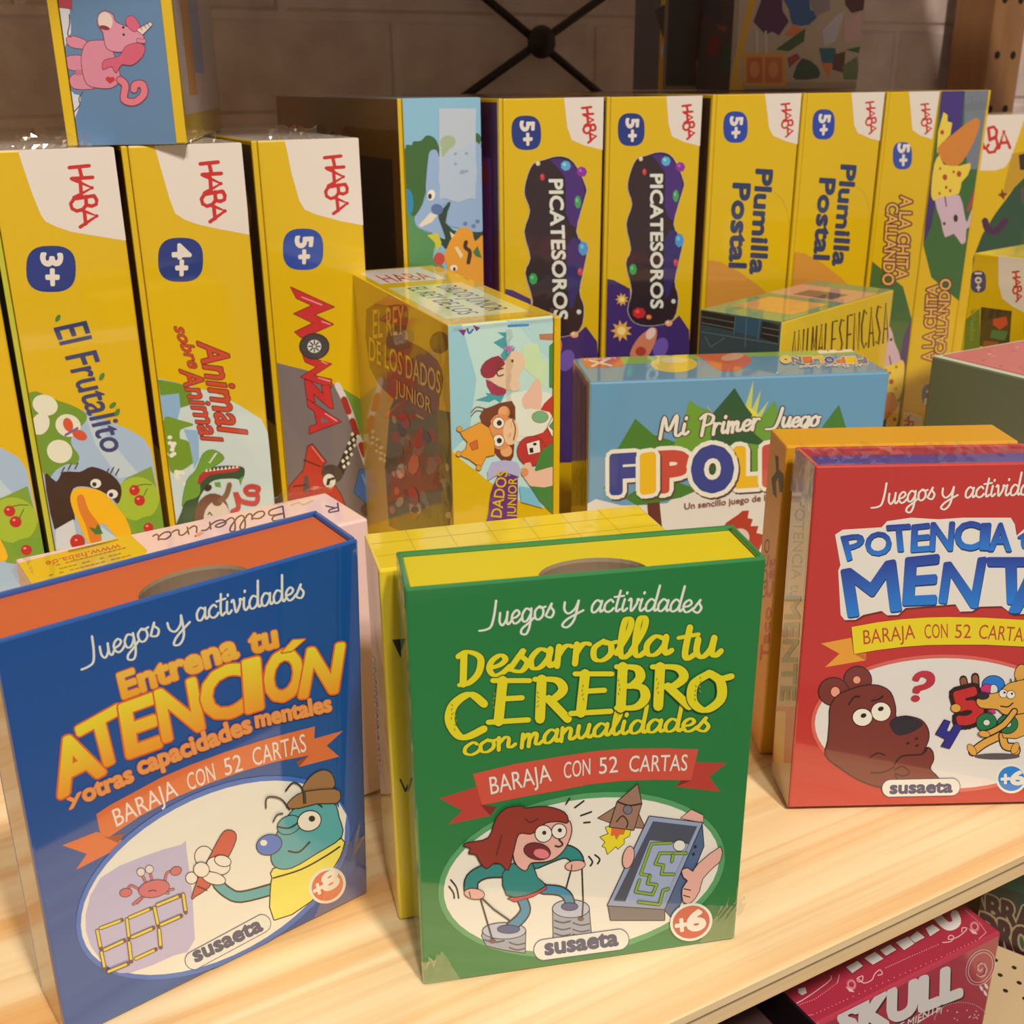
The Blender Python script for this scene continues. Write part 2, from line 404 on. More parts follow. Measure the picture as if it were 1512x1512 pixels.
HABA = [[(.0,.03),(.72,0)],[(.08,.21),(.85,.19)],[(.36,.02),(.46,.2)],[(.12,.22),(.83,.36),(.17,.52)],[(.4,.26),(.44,.48)],
        [(.17,.54),(.9,.49)],[(.9,.49),(1.0,.56),(.98,.63),(.82,.66),(.62,.64)],[(.6,.5),(.62,.64)],[(.17,.54),(.05,.62),(.1,.7),(.28,.74),(.5,.71),(.62,.64)],
        [(.42,.72),(1,.82),(.4,1)],[(.55,.75),(.6,.95)]]
INK, PAPER, YEL, RED, NAVY = C(45,32,25), C(226,205,175), C(217,170,0), C(196,36,30), C(24,48,108)
def haba(a, x0, y0, x1, y1, w, sh=0):
    a.strokes([[(x0+(x1-x0)*q[0]+sh*q[1], y0+(y1-y0)*q[1]) for q in st] for st in HABA], w, RED)
def badge(a, x, y, rx, ry, txt, BL, BR, TL, TR, col=NAVY):
    a.ell(x, y, rx, ry, 0, col, n=32, pw=.72)
    a.text(txt, BL, BR, (TL[0]-BL[0], TL[1]-BL[1]), PAPER, .045, upr=(TR[0]-BR[0], TR[1]-BR[1]), fit=True)
def pill(a, cx, cy, w, h, rot, BL, BR, xh, ow):
    c, sn = math.cos(math.radians(rot)), math.sin(math.radians(rot)); pts = []
    for k in range(24):
        t = 2*PI*k/24; x = math.copysign(w/2-h/2, math.cos(t))+h/2*math.cos(t); y = h/2*math.sin(t)
        pts.append((cx+x*c-y*sn, cy+x*sn+y*c))
    a.poly(pts, C(228,215,200), 0, C(60,60,95), ow)
    ux, uy = (BR[1]-BL[1]), -(BR[0]-BL[0]); l = math.hypot(ux, uy); k = xh*1.35/l
    a.text('susaeta', BL, BR, (ux*k+4, uy*k), C(62,62,90), .05)
def film(parent, pts, amp, nx=14, ny=4, seed=1):    # crumpled scrap of shrink film between two edges (box-local points)
    rnd = random.Random(seed); a, b, c, d = map(Vector, pts); bm = bmesh.new(); g = []
    n = (b-a).cross(d-a).normalized()
    for j in range(ny+1):
        r = []
        for i in range(nx+1):
            u, v = i/nx, j/ny
            p = a.lerp(b, u).lerp(d.lerp(c, u), v) + n*(amp*(rnd.random()*.9+.1)*(v if j else .15)) + (b-a).normalized()*rnd.uniform(-.3, .3)*amp
            if j == ny: p += (d-a)*rnd.uniform(-.55, .1)
            r.append(bm.verts.new(p))
        g.append(r)
    for j in range(ny):
        for i in range(nx): bm.faces.new((g[j][i], g[j][i+1], g[j+1][i+1], g[j+1][i]))
    return mesh_obj('shrink_film', bm, M_CLEAR, parent)
def rm(a, u0, v0, u1, v1, col): a.emit([[(u0, v0), (u1, v0), (u1, v1)], [(u0, v0), (u1, v1), (u0, v1)]], [col, col])
def faces(part, M, w, d, h, which, x0=0, y0=0, z0=0):
    if which == 'front': return Art(part, M, (x0, y0, z0), (1, 0, 0), (0, 0, 1), w, h)
    if which == 'left': return Art(part, M, (x0, y0+d, z0), (0, -1, 0), (0, 0, 1), d, h)
    if which == 'right': return Art(part, M, (x0+w, y0, z0), (0, 1, 0), (0, 0, 1), d, h)
    if which == 'top': return Art(part, M, (x0, y0, z0+h), (1, 0, 0), (0, 1, 0), w, d)
def sub(*a): return [b for b in a]
# ------------------------------------------------------------------ the setting
SY, SO = .4964, .2164
RM = Matrix.Translation((0, SO, 0)) @ Matrix.Rotation(SY, 4, 'Z')
RMi = RM.inverted()
def on_rack(px, py, ly):               # photo point on the rack's vertical plane at depth ly -> rack-local (x, z)
    d = RMi.to_3x3() @ (F0+(px-756)/F_PX*RX+(py-756)/F_PX*DX); o = RMi @ CAM
    r = o+d*((ly-o.y)/d.y); return r.x, r.z
def struct(name, bm, mat, M=None):
    o = mesh_obj(name, bm, mat); o['kind'] = 'structure'
    if M: o.matrix_world = M
    return o
bm = bmesh.new(); boxbm(bm, -2.2, 3.2, 0, .12, -1.0, 1.6)
struct('wall_back', bm, M_BRICK, RM @ Matrix.Translation((0, .72, 0)))
bm = bmesh.new(); boxbm(bm, -2.2, 3.2, -2.5, 2.2, -1.05, -1.0)
struct('floor', bm, M_FLOOR, Matrix.Translation((0, .5, 0)))
rack = thing('shelving_rack', 'pine shelving rack with pale grained boards, holed upright and crossed iron rods against brick wall', 'shelf', RM)
def board(name, z, y0, y1, mat=M_PINE, x0=-1.05, x1=1.0):
    bm = bmesh.new()                   # stepped front lip: thin nosing, shallow groove, lower rail
    prof = [(y0+.0012, z), (y0, z-.0012), (y0, z-.0042), (y0+.002, z-.0056), (y0+.0045, z-.0062), (y0+.0035, z-.0075), (y0+.0035, z-.015), (y0+.005, z-.016), (y1, z-.016), (y1, z)]
    A = [bm.verts.new((x0, *p)) for p in prof]; B = [bm.verts.new((x1, *p)) for p in prof]; n = len(prof)
    for i in range(n): bm.faces.new((A[i], B[i], B[(i+1) % n], A[(i+1) % n]))
    bm.faces.new(A[::-1]); bm.faces.new(B)
    bmesh.ops.recalc_face_normals(bm, faces=bm.faces[:])
    return mesh_obj(name, bm, mat, rack)
board('shelf_board', 0, 0, .64)
board('shelf_board', .5, .15, .64, x1=.8)  # unseen upper board, front and right end placed for the shade it casts
board('shelf_board', -.14, .02, .64, M_CREAM)
bm = bmesh.new(); boxbm(bm, .9125, .9625, .649, .7, -.95, .9, .002)
for k in range(-8, 14):
    for xx in (.012, .036):
        r = bmesh.ops.create_cone(bm, cap_ends=True, segments=12, radius1=.0038, radius2=.0038, depth=.001)
        for v in r['verts']: v.co = Vector((.9125+xx+v.co.x, .6488+v.co.z, .272+.0525*k+v.co.y))
        for f in {f for v in r['verts'] for f in v.link_faces}: f.material_index = 1
mesh_obj('upright_post', bm, M_POST, rack).data.materials.append(M_DARK)
def rod(name, a, b, r, mat, parent, n=10):
    bm = bmesh.new(); d = b-a; q = d.to_track_quat('Z', 'Y')
    bmesh.ops.create_cone(bm, cap_ends=True, segments=n, radius1=r, radius2=r, depth=d.length)
    for v in bm.verts: v.co = (a+b)/2+q @ v.co
    return mesh_obj(name, bm, mat, parent, True)
cx, cz = on_rack(798, 62, .70)
for i, (px, py) in enumerate(((695, 136), (886, 136))):
    ex, ez = on_rack(px, py, .70); dx, dz = (ex-cx)*6, (ez-cz)*6
    rod('cross_rod', Vector((cx-dx, .70+.004*i, cz-dz)), Vector((cx+dx, .70+.004*i, cz+dz)), .0036, M_IRON, rack)
bm = bmesh.new(); bmesh.ops.create_uvsphere(bm, u_segments=20, v_segments=12, radius=.0135)
for v in bm.verts: v.co = Vector((cx+v.co.x, .698+v.co.y*.5, cz+v.co.z))
mesh_obj('rod_hub', bm, M_IRON, rack, True)
# ------------------------------------------------------------------ the tall row boxes: lid slab on the left, tray on the right
def tall_box(name, label, cat, M, w, d, h, strip, mat, group=None, lid=None, inside=False, side=None, top=None):
    t = thing(name, label, cat, M, group)
    lp, tp = Part(), Part()
    a0, a1 = (0, strip) if inside else (-strip, -.0003)
    b0 = strip+.0004 if inside else 0
    lp.box(a0, a1, 0, d, 0, h, lid if isinstance(lid, dict) else {'*': lid or YEL}, .0005)
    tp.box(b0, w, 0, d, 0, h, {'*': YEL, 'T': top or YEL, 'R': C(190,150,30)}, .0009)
    la = Art(lp, M, (a0, d, 0), (0, -1, 0), (0, 0, 1), d, h)
    if side: side(la, d, h)
    fa = Art(tp, M, (b0, 0, 0), (1, 0, 0), (0, 0, 1), w-b0, h)
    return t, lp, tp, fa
def finish(t, lp, tp, mat):
    lp.build('box_lid', mat, t); tp.build('box_tray', mat, t); return t
def dup(root, M, label, group=None):
    r = root.copy(); COL.objects.link(r); r.matrix_world = M; r['label'] = label
    if group: r['group'] = group
    for ch in list(root.children):
        c = ch.copy(); COL.objects.link(c); c.parent = r; c.matrix_parent_inverse = Matrix()
    return r
LW, LD, LH = .0506, .1636, .225
GRP = 'tall yellow game boxes standing on edge in the back row'
def side_brown(c1, c2):  # left cover art, the side's shade put into its dark colours
    def f(a, d, h):
        rm(a, .0, .085, d-.002, h-.002, c1); rm(a, .03, .12, d-.01, h-.03, c2)
        for k in range(14):
            u, v = random.uniform(.02, d-.02), random.uniform(.11, h-.02); r = random.uniform(.006, .014)
            a.emit([[(u, v), (u+r*math.cos(q*PI/4), v+r*math.sin(q*PI/4)), (u+r*math.cos((q+1)*PI/4), v+r*math.sin((q+1)*PI/4))] for q in range(8)], [random.choice((c1, c2, C(190,130,40), C(150,60,40)))]*8)
    return f
# --- box with the black bird
ML1 = pose(-.2153, .4775, 0, .4975)
bird, lp, tp, a = tall_box('game_box', 'tall yellow game box with a black bird and big orange beak, 3+ badge', 'game box', ML1, LW, LD, LH, .0026, M_GLOSS, GRP, C(190,180,40), side=side_brown(C(120,70,45), C(100,130,60)), top=PAPER)
a.view(0, 180, .22489)
a.poly([(105,150),(760,130),(830,780),(700,760),(470,722),(375,690),(300,655),(268,610),(215,480),(150,290)], PAPER)
haba(a, 455, 288, 635, 690, 25, 0)
badge(a, 335, 965, 163, 152, '3+', (268,865), (292,1070), (408,865), (396,1070))
a.view(0, 480, .25126)
SKY = C(160,178,186)
a.poly([(170,400),(345,445),(520,515),(760,615),(845,665),(890,740),(1010,1500),(330,1500)], SKY)
a.poly([(560,560),(700,740),(820,880),(700,900),(560,700),(500,520)], C(185,195,195))
G1c, G2c = C(104,140,36), C(160,178,42)
a.poly([(165,398),(345,445),(430,475),(505,520),(500,570),(430,640),(420,700),(465,770),(445,820),(400,815),(330,850),(270,900),(200,700)], G1c, 3)
for x, y, r, q in ((265,470,76,60),(238,580,52,66),(400,590,76,66),(350,742,76,68)): a.ell(x, y, r, q, 20, C(222,212,170))
for x, y, r, q, ro in ((400,585,28,42,-20),(468,645,46,28,25)): a.ell(x, y, r, q, ro, C(206,74,42))
a.line([(385,645),(455,605)], 14, C(110,90,130), 0)
a.poly([(690,960),(740,900),(890,830),(930,1000),(1010,1300),(760,1260),(730,1100)], C(120,150,42))
a.ell(805, 1020, 130, 128, 0, G2c, n=28); a.ell(900, 1180, 110, 60, 0, C(110,150,40))
a.poly([(262,880),(330,920),(372,862),(470,862),(540,832),(640,868),(702,930),(714,990),(690,1050),(640,1000),(520,950),(430,960),(420,1050),(440,1140),(385,1165),(320,1200)], C(48,30,24), 3)
for x, y in ((620,880),(650,870),(680,880),(400,850),(440,845),(360,870)): a.line([(x,y),(x+18,y-35)], 7, C(48,30,24), 0)
a.poly([(325,1200),(430,1140),(450,1240),(480,1320),(330,1320)], C(205,200,190))
a.poly([(413,1010),(445,958),(540,960),(610,985),(680,1060),(730,1120),(766,1200),(762,1245),(690,1250),(600,1160),(560,1240),(520,1280),(470,1180),(430,1090)], C(238,172,14), 3)
a.poly([(452,1010),(490,1000),(520,1085),(585,1175),(600,1250),(540,1290),(505,1180),(465,1090)], C(214,118,34), 3)
a.poly([(590,1180),(690,1250),(600,1280)], C(190,200,205))
a.poly([(520,1185),(560,1195),(575,1165),(605,1225),(560,1230)], C(60,110,40))
for x, y, r in ((455,1272,44),(790,970,31),(820,1030,32),(872,1190,30)):
    a.ell(x, y, r, r, 0, C(190,32,28)); a.ell(x-8, y-10, 8, 6, 0, C(230,150,130))
a.line([(800,945),(850,935),(890,938)], 5, C(70,90,40)); a.line([(840,1010),(865,960)], 5, C(70,90,40))
for x, y in ((562,930),(660,992)):
    a.ell(x, y, 32, 27, 0, C(225,215,190)); a.ell(x-8, y+5, 13, 13, 0, INK)
a.text('El Frutalito', (316,18), (606,752), (190,-42), C(42,54,96), .009, upr=(150,-30))
for x, y, r in ((598,302,-60),(688,512,-60),(662,470,-40),(340,-40,-60)): a.ell(x, y, 24, 13, r, C(66,120,40))
finish(bird, lp, tp, M_GLOSS)
ML0 = pose(-.264, .451, 0, .4964)
dup(bird, ML0, 'yellow game box cut off by the left edge, showing only cherries and pale sky', GRP)
# --- box with the crocodile
ML2 = pose(-.167, .5081, 0, .4966)
croc, lp, tp, a = tall_box('game_box', 'tall yellow game box with a green crocodile and hedgehog, 4+ badge', 'game box', ML2, LW, LD, LH, .0030, M_GLOSS, GRP, side=side_brown(C(110,52,36), C(130,60,36)), top=PAPER)
a.view(160, 180, .22493)
a.poly([(295,130),(880,100),(925,740),(740,706),(600,676),(500,642),(438,600),(400,500),(340,290)], PAPER)
haba(a, 603, 264, 765, 655, 26)
badge(a, 474, 905, 148, 145, '4+', (420,806), (432,1005), (545,802), (526,1005))
a.view(190, 440, .22493)
PALE = C(196,204,184)
a.poly([(180,525),(330,560),(560,620),(720,700),(870,795),(912,880),(990,1550),(290,1550)], PALE)
a.poly([(185,530),(300,552),(400,580),(430,680),(340,720),(320,800),(225,790)], C(132,168,186))
a.poly([(190,535),(330,560),(410,590),(415,640),(330,625),(210,640)], C(96,136,36)); a.poly([(330,625),(420,640),(405,700),(340,720)], C(96,136,36))
for q in ([(232,785),(330,800),(428,832),(340,865),(330,940),(240,940)], [(250,930),(380,935),(442,1010),(420,1085),(290,1150),(260,1060)]): a.poly(q, C(108,142,36), 3)
a.poly([(360,860),(460,870),(460,1060),(430,1120),(400,960)], C(138,170,190))
for i in range(16):
    x, y = (272+random.uniform(-30,40), 960+random.uniform(-60,80)) if i < 8 else (345+random.uniform(-35,35), 1195+random.uniform(-55,80))
    a.ell(x, y, 17, 14, 0, C(228,216,180), n=7)
a.poly([(305,1540),(350,1400),(370,1330),(430,1200),(500,1135),(600,1105),(735,1108),(758,1140),(740,1190),(690,1180),(560,1192),(490,1260),(450,1350),(440,1540)], C(32,74,44), 3, C(20,40,25), 6)
a.poly([(350,1360),(380,1200),(440,1130),(490,1020),(560,998),(625,1050),(550,1110),(470,1170),(470,1270),(440,1310),(380,1330)], C(104,148,44), 3, C(50,80,30), 5)
a.poly([(450,1215),(480,1145),(600,1122),(722,1105),(700,1138),(540,1160),(470,1215)], C(176,38,44), 3)
for i in range(9): a.poly([(500+i*25,1140-i*3),(520+i*25,1138-i*3),(510+i*25,1116-i*3)], PAPER)
for i in range(5): a.poly([(520+i*10,1075-i*14),(545+i*10,1068-i*14),(532+i*8,1085-i*12)], PAPER)
a.poly([(560,1210),(600,1205),(605,1240),(570,1235)], C(90,150,50)); a.poly([(720,1190),(750,1165),(735,1230)], C(90,150,50))
a.ell(545, 1420, 112, 140, 10, C(112,66,46)); a.ell(575, 1440, 84, 112, 10, C(214,190,160)); a.ell(580, 1335, 34, 30, 0, C(112,66,46)); a.ell(520, 1245, 26, 20, -30, INK)
a.line([(600,1330),(640,1290),(660,1225)], 34, C(130,85,55)); a.line([(520,1420),(530,1405),(545,1425)], 8, INK, 0)
a.line([(680,1400),(720,1370),(700,1275),(735,1330),(830,1345),(842,1290),(785,1285),(765,1255),(800,1235),(850,1245),(845,1265)], 32, C(186,48,44))
R2, R2d = C(196,60,42), C(112,26,22)
a.text('Animal', (450,288), (588,868), (190,22), R2, .012, R2d, .022)
a.text('sobre', (296,188), (396,458), (88,10), R2, .012, R2d, .03)
a.text('Animal', (332,470), (478,926), (140,10), R2, .012, R2d, .025)
finish(croc, lp, tp, M_GLOSS)
# --- box with the racing cars
ML3 = pose(-.1184, .5467, 0, .488)
race, lp, tp, a = tall_box('game_box', 'tall yellow game box with red and blue racing cars, tyre for an O', 'game box', ML3, LW, LD, LH, .0030, M_GLOSS, GRP, side=side_brown(C(80,56,50), C(110,60,44)), top=PAPER)
a.view(340, 180, .22493)
a.poly([(342,70),(870,70),(890,682),(720,650),(560,606),(490,577),(455,520),(400,330),(375,200)], PAPER)
haba(a, 618, 224, 768, 602, 23)
badge(a, 478, 836, 133, 136, '5+', (428,755), (440,930), (541,750), (524,925), C(24,66,140))
a.view(360, 400, .24465)
a.poly([(180,550),(380,600),(555,690),(640,870),(770,1240),(820,1540),(240,1540)], C(118,104,96))
a.poly([(590,705),(690,765),(765,830),(790,880),(830,1400),(790,1300),(690,1010),(640,870)], C(104,142,44))
a.line([(565,690),(605,770),(650,880),(700,1040),(770,1250)], 38, C(214,200,180)); 
for p, q in (((605,775),(632,850)),((655,905),(682,985)),((708,1050),(730,1110)),((745,1180),(768,1245))): a.line([p,q], 38, C(160,34,34), 0)
MR, MD = C(196,42,44), C(90,22,22)
for q, ho in (([(283,98),(545,218),(425,265),(540,322),(375,395),(345,402),(308,368),(418,315),(302,258),(413,208),(318,165)], None),
          ([(357,510),(528,562),(420,632),(530,655),(528,706),(344,640),(440,580),(370,548)], None),
          ([(366,655),(382,778),(428,792),(416,738),(520,828),(541,828),(514,690),(468,690),(480,748),(405,668)], None),
          ([(382,775),(585,910),(395,982),(398,940),(442,925),(425,845),(388,820)], [(466,880),(522,908),(468,918)])):
    a.poly(q, MR, 0, MD, 8, ho)
for p, q in (((350,158),(470,205)),((470,305),(520,322)),((470,545),(500,560)),((450,645),(520,665)),((490,860),(560,905))): a.line([p,q], 7, C(232,150,140), 0)
a.ell(425, 455, 92, 80, 0, C(48,44,40), n=28); a.ell(425, 455, 84, 72, 0, C(66,62,58), n=28); a.ell(425, 455, 42, 40, 0, C(214,208,190))
for k in range(8):
    t = k*PI/4; a.line([(425+12*math.cos(t),455+12*math.sin(t)),(425+34*math.cos(t),455+34*math.sin(t))], 8, INK, 0)
a.poly([(660,975),(690,990),(650,1100),(600,1235),(565,1180),(610,1080)], INK)
for i in range(8):
    for j in range(3):
        if (i+j) % 2 == 0: 
            x, y = 655-i*9.5+j*16, 985+i*27+j*7; a.poly([(x,y-14),(x+12,y),(x,y+14),(x-12,y)], C(228,222,205))
a.poly([(275,1300),(362,1200),(385,1060),(412,1045),(495,1150),(470,1180),(585,1350),(620,1440),(250,1440)], C(188,48,36), 0, C(70,22,20), 9)
a.poly([(362,1240),(385,1230),(400,1320),(355,1340)], C(90,70,66)); a.line([(300,1300),(375,1290)], 9, C(80,24,20), 0); a.line([(362,1140),(460,1180)], 8, C(80,24,20), 0); a.line([(410,1060),(480,1150)], 8, C(226,120,100), 0)
a.ell(532, 1222, 66, 52, 20, C(72,56,48)); a.ell(515, 1266, 37, 42, -15, C(222,214,196)); a.text('r', (500,1290), (540,1280), (10,-50), INK, .06)
a.poly([(700,1198),(732,1200),(790,1300),(808,1400),(740,1405),(665,1335)], C(44,104,164), 0, C(20,40,80), 7); a.line([(715,1230),(745,1320)], 8, C(110,170,215), 0)
a.ell(765, 1440, 60, 45, 0, C(80,58,52))
finish(race, lp, tp, M_GLOSS)
for t, w0, w1, sd in ((bird,.012,.042,3),(croc,.018,.04,5),(race,.006,.03,8)):
    film(t, [(w0,.001,LH+.0002),(w1,.001,LH+.0002),(w1,.004,LH+.006),(w0,.004,LH+.006)], .0016, 18, 4, sd)
    film(t, [(.004,.0004,LH+.0001),(LW-.004,.0004,LH+.0001),(LW-.004,.006,LH+.0012),(.004,.006,LH+.0012)], .0009, 40, 3, sd+20)
# --- unicorn box standing on the row
MU = pose(-.1926, .5064, .2256, .1436)
UW, UD, UH = .0504, .165, .2258
t, lp, tp, a = tall_box('game_box', 'blue unicorn game box with yellow edges standing on top of other boxes', 'game box', MU, UW, UD, UH, .0042, M_FILM, None, inside=True)
a.view(0, 0, .2381)
a.poly([(200,-700),(1000,-700),(1000,0),(1145,870),(1150,980),(430,980),(285,0)], C(90,120,140))
a.poly([(200,-700),(430,-700),(430,0),(440,200),(395,330),(440,560),(500,600),(470,720),(420,760),(285,0)], C(206,196,190), 3)
OL = C(120,52,62); PK = C(208,124,130)
a.poly([(350,-300),(440,-300),(445,55),(365,45),(350,0)], C(170,50,60), 0, OL, 6)
for q in ([(540,300),(440,290),(413,240),(460,225),(545,262)], [(520,350),(405,355),(430,430),(525,425)], [(520,455),(436,478),(460,548),(600,540)]): a.poly(q, PK, 3, OL, 9)
a.poly([(470,430),(515,435),(520,465),(470,468)], C(190,100,110))
a.poly([(510,330),(540,265),(600,252),(670,262),(710,350),(745,480),(700,540),(620,545),(540,520),(510,420)], PK, 3, OL, 9)
a.line([(745,495),(778,530),(770,615),(835,632),(892,585),(885,525),(840,525),(832,555)], 52, C(120,50,60)); a.line([(745,495),(778,530),(770,615),(835,632),(892,585),(885,525),(840,525),(832,555)], 40, C(216,110,112))
a.poly([(640,200),(608,150),(612,95),(650,70),(700,92),(722,140),(850,190),(892,235),(870,280),(760,320),(665,300)], C(212,132,138), 3, OL, 9)
a.ell(655, 130, 44, 56, -15, C(222,190,160)); a.ell(650, 172, 32, 13, 15, C(140,30,36)); a.ell(765,170,8,8,0,INK); a.ell(768,215,8,8,0,INK)
a.poly([(780,290),(850,268),(897,290),(882,350),(820,402),(755,400),(720,450),(692,410),(640,430),(648,375),(740,350)], C(204,84,98), 3, OL, 8)
a.poly([(788,110),(830,105),(870,170),(830,195),(785,150)], C(208,86,104), 3, OL, 7)
a.poly([(850,185),(935,138),(944,155),(885,215)], C(222,196,170), 0, OL, 6); a.poly([(850,240),(905,245),(900,268),(850,262)], PK, 0, OL, 6)
for x in (875, 900, 920): a.line([(x-8, 175-(x-850)*.5),(x+8, 200-(x-850)*.5)], 4, OL, 0)
a.ell(672, 490, 16, 15, 0, C(196,36,40)); a.ell(697, 492, 16, 15, 0, C(196,36,40)); a.poly([(658,497),(712,500),(683,518)], C(196,36,40))
for q in ([(430,90),(432,150),(420,210),(440,230)], [(360,265),(385,310),(400,340)], [(515,570),(490,610),(495,650),(462,690)]): a.line(q, 7, C(100,60,66))
ra = Art(tp, MU, (UW, 0, 0), (0, 1, 0), (0, 0, 1), UD, UH)
rm(ra, .006, .012, UD-.006, UH-.003, C(196,170,146)); rm(ra, .05, .03, .1, .12, C(120,140,160)); rm(ra, .03, .02, .06, .07, C(200,130,50)); rm(ra, .02, .085, .09, UH-.004, C(80,60,56))
finish(t, lp, tp, M_FILM)
# edge strip on the unicorn box right side
yp = Part(); yp.box(UW-.0042, UW+.0003, -.0004, .003, .0005, UH-.0005, YEL, .0003); yp.build('edge_strip', M_GLOSS, t)
# --- dinosaur box
DW, DD, DH = .0476, .2, .2425
MD_ = pose(-.0554*1.02, .584*1.02, 0, .5009)
t, lp, tp, a = tall_box('game_box', 'light blue dinosaur game box with pale square sticker, behind the dice box', 'game box', MD_, DW, DD, DH, .0024, M_FILM, GRP, inside=True, side=side_brown(C(120,78,28), C(60,42,34)), top=C(140,175,190), lid={'*': C(120,78,28), 'F': YEL})  # shade on the lid's cover is put into its brown colour
a.view(500, 120, .22493)
a.poly([(380,60),(1000,60),(1000,1500),(400,1500)], C(136,178,200))
a.poly([(430,460),(480,420),(490,395),(540,390),(580,355),(640,385),(668,500),(600,520),(590,640),(560,770),(520,860),(430,900)], C(58,98,44), 3)
a.ell(450,800,40,95,0,C(40,130,150)); a.ell(905,380,30,40,0,C(58,98,44))
a.poly([(420,910),(500,895),(560,985),(640,1010),(620,1160),(690,1220),(700,1400),(420,1400)], C(84,136,74), 3)
a.poly([(640,900),(725,790),(740,790),(700,930),(820,1000),(935,960),(960,1100),(700,1100),(640,980)], C(40,64,40), 2)
BG = C(148,168,184)
a.poly([(586,520),(600,460),(640,452),(668,510),(720,480),(800,400),(930,420),(960,700),(960,960),(870,985),(780,960),(705,930),(735,790),(650,860),(690,1000),(690,1035),(600,990),(520,960),(497,900),(530,845),(570,760),(572,680)], BG, 3, C(90,110,130), 4)
a.ell(645,840,40,35,20,C(90,110,140)); a.poly([(525,945),(600,862),(646,880),(610,925),(540,957)], C(232,205,165)); a.ell(607,747,25,36,10,C(238,228,210)); a.ell(598,755,12,18,0,INK)
for x, y in ((830,935),(885,950),(910,920)): a.ell(x,y,15,14,0,C(100,125,150))
for q in ([(580,1010),(650,995),(675,1060),(640,1120),(630,1060)], [(600,1020),(660,1030),(670,1100)]): a.poly(q, C(200,190,50))
a.ell(660,1165,36,42,0,C(200,70,50))
a.poly([(740,1030),(800,962),(870,975),(895,1050),(960,1035),(990,1500),(760,1420),(715,1230),(692,1150),(712,1090)], C(230,150,36), 3)
a.poly([(728,985),(760,1010),(740,1030)], C(232,205,165)); a.poly([(758,1090),(780,1085),(815,1140),(800,1165)], C(236,205,140))
a.line([(835,1055),(830,1090),(860,1120),(850,1190)], 26, C(70,36,30)); a.ell(755,1225,24,20,0,C(240,228,205)); a.ell(758,1232,9,12,0,INK); a.poly([(880,1120),(910,1080),(940,1160),(900,1150)], C(70,110,60))
a.poly([(657,178),(900,178),(896,770),(662,770)], C(186,188,180))
a.ell(715,400,52,45,-20,C(164,172,124)); a.poly([(670,440),(740,430),(680,500)], C(164,172,124)); a.poly([(672,510),(760,470),(840,420),(890,430),(890,760),(672,760)], C(178,186,188), 2)
for k in range(7): a.ell(770+random.uniform(-20,80), 540+random.uniform(-90,90), 12, 10, 0, C(150,156,160))
a.poly([(935,60),(990,60),(990,1500),(965,1500)], YEL)
finish(t, lp, tp, M_FILM)
# --- two purple cave boxes
PW, PD, PH = .0647, .21, .242
MP2 = pose(.0538, .6409, 0, .4923)
cave, lp, tp, a = tall_box('game_box', 'yellow game box with dark purple cave lettering, nearer the blue dinosaur box', 'game box', MP2, PW, PD, PH, .0022, M_FILM, GRP, inside=True, side=side_brown(C(70,34,70), C(110,50,120)), top=C(96,66,42), lid={'*': YEL, 'T': C(96,66,42)})
a.view(700, 130, .26455)
a.poly([(1072,20),(1300,20),(1268,326),(1170,300),(1105,270),(1085,200)], PAPER)
haba(a, 1163, 95, 1228, 285, 13)
badge(a, 877, 232, 75, 92, '5+', (848,172), (855,298), (918,170), (908,295))
VIO = C(64,38,92); CAVE = C(44,26,30)
a.poly([(690,1055),(780,1072),(870,1120),(880,1300),(1100,1310),(1145,1268),(1200,1350),(1220,2000),(650,2000)], VIO)
for x, y, r in ((822,1355,62),(825,1180,38)):
    a.poly([(x+(r if k % 2 else r*.55)*math.cos(k*PI/9), y+(r if k % 2 else r*.55)*math.sin(k*PI/9)) for k in range(18)], C(222,160,60)); a.ell(x,y,r*.4,r*.4,0,C(240,205,110),n=9)
a.poly([(870,1480),(920,1390),(990,1340),(1020,1350),(1010,1420),(960,1512),(900,1540)], C(206,120,80), 3); a.ell(985,1370,24,36,30,C(230,190,160)); a.ell(930,1470,30,26,0,C(170,60,40)); a.ell(1040,1450,40,60,20,C(110,80,150))
a.poly([(905,400),(960,378),(1040,358),(1110,390),(1168,520),(1160,580),(1112,760),(1160,850),(1150,930),(1118,1080),(1138,1170),(1110,1290),(1000,1325),(900,1310),(858,1240),(880,1130),(848,980),(876,900),(850,760),(882,650),(858,560),(870,480)], CAVE, 3, C(190,170,150), 7)
a.poly([(990,375),(1100,390),(1160,520),(1150,590),(1110,740),(1062,660),(1065,470)], C(70,36,100), 2); a.poly([(1062,840),(1130,800),(1150,920),(1110,1080),(1065,1180)], C(48,36,90), 2)
a.text('PICATESOROS', (984,482), (986,1228), (66,0), C(222,212,180), .034)
for x, y, r, q, c in ((1070,408,26,28,C(90,160,200)),(950,468,12,20,C(200,50,50)),(1150,440,28,28,C(140,40,130)),(1125,602,17,36,C(70,150,80)),(1145,850,26,40,C(70,140,200)),(886,1012,22,32,C(50,150,70)),(920,1255,38,32,C(190,40,40)),(1125,975,14,22,C(200,60,70)),(1112,1190,13,14,C(200,200,180)),(975,1278,16,14,C(220,120,60)),(1085,1312,22,18,C(230,160,110)),(930,395,12,14,C(220,190,130))):
    a.ell(x,y,r,q,0,c,n=7); a.ell(x-r*.25,y-q*.25,r*.35,q*.35,0,tuple(min(.9,v*1.8+.05) for v in c[:3])+(1,),n=6)
finish(cave, lp, tp, M_FILM)
cave2 = dup(cave, pose(-.0051, .6107, 0, .4896), 'yellow game box with dark purple cave lettering, directly right of the blue dinosaur box', GRP)
cave['label'] = 'yellow game box with dark purple cave lettering, next to the orange-hilled boxes'
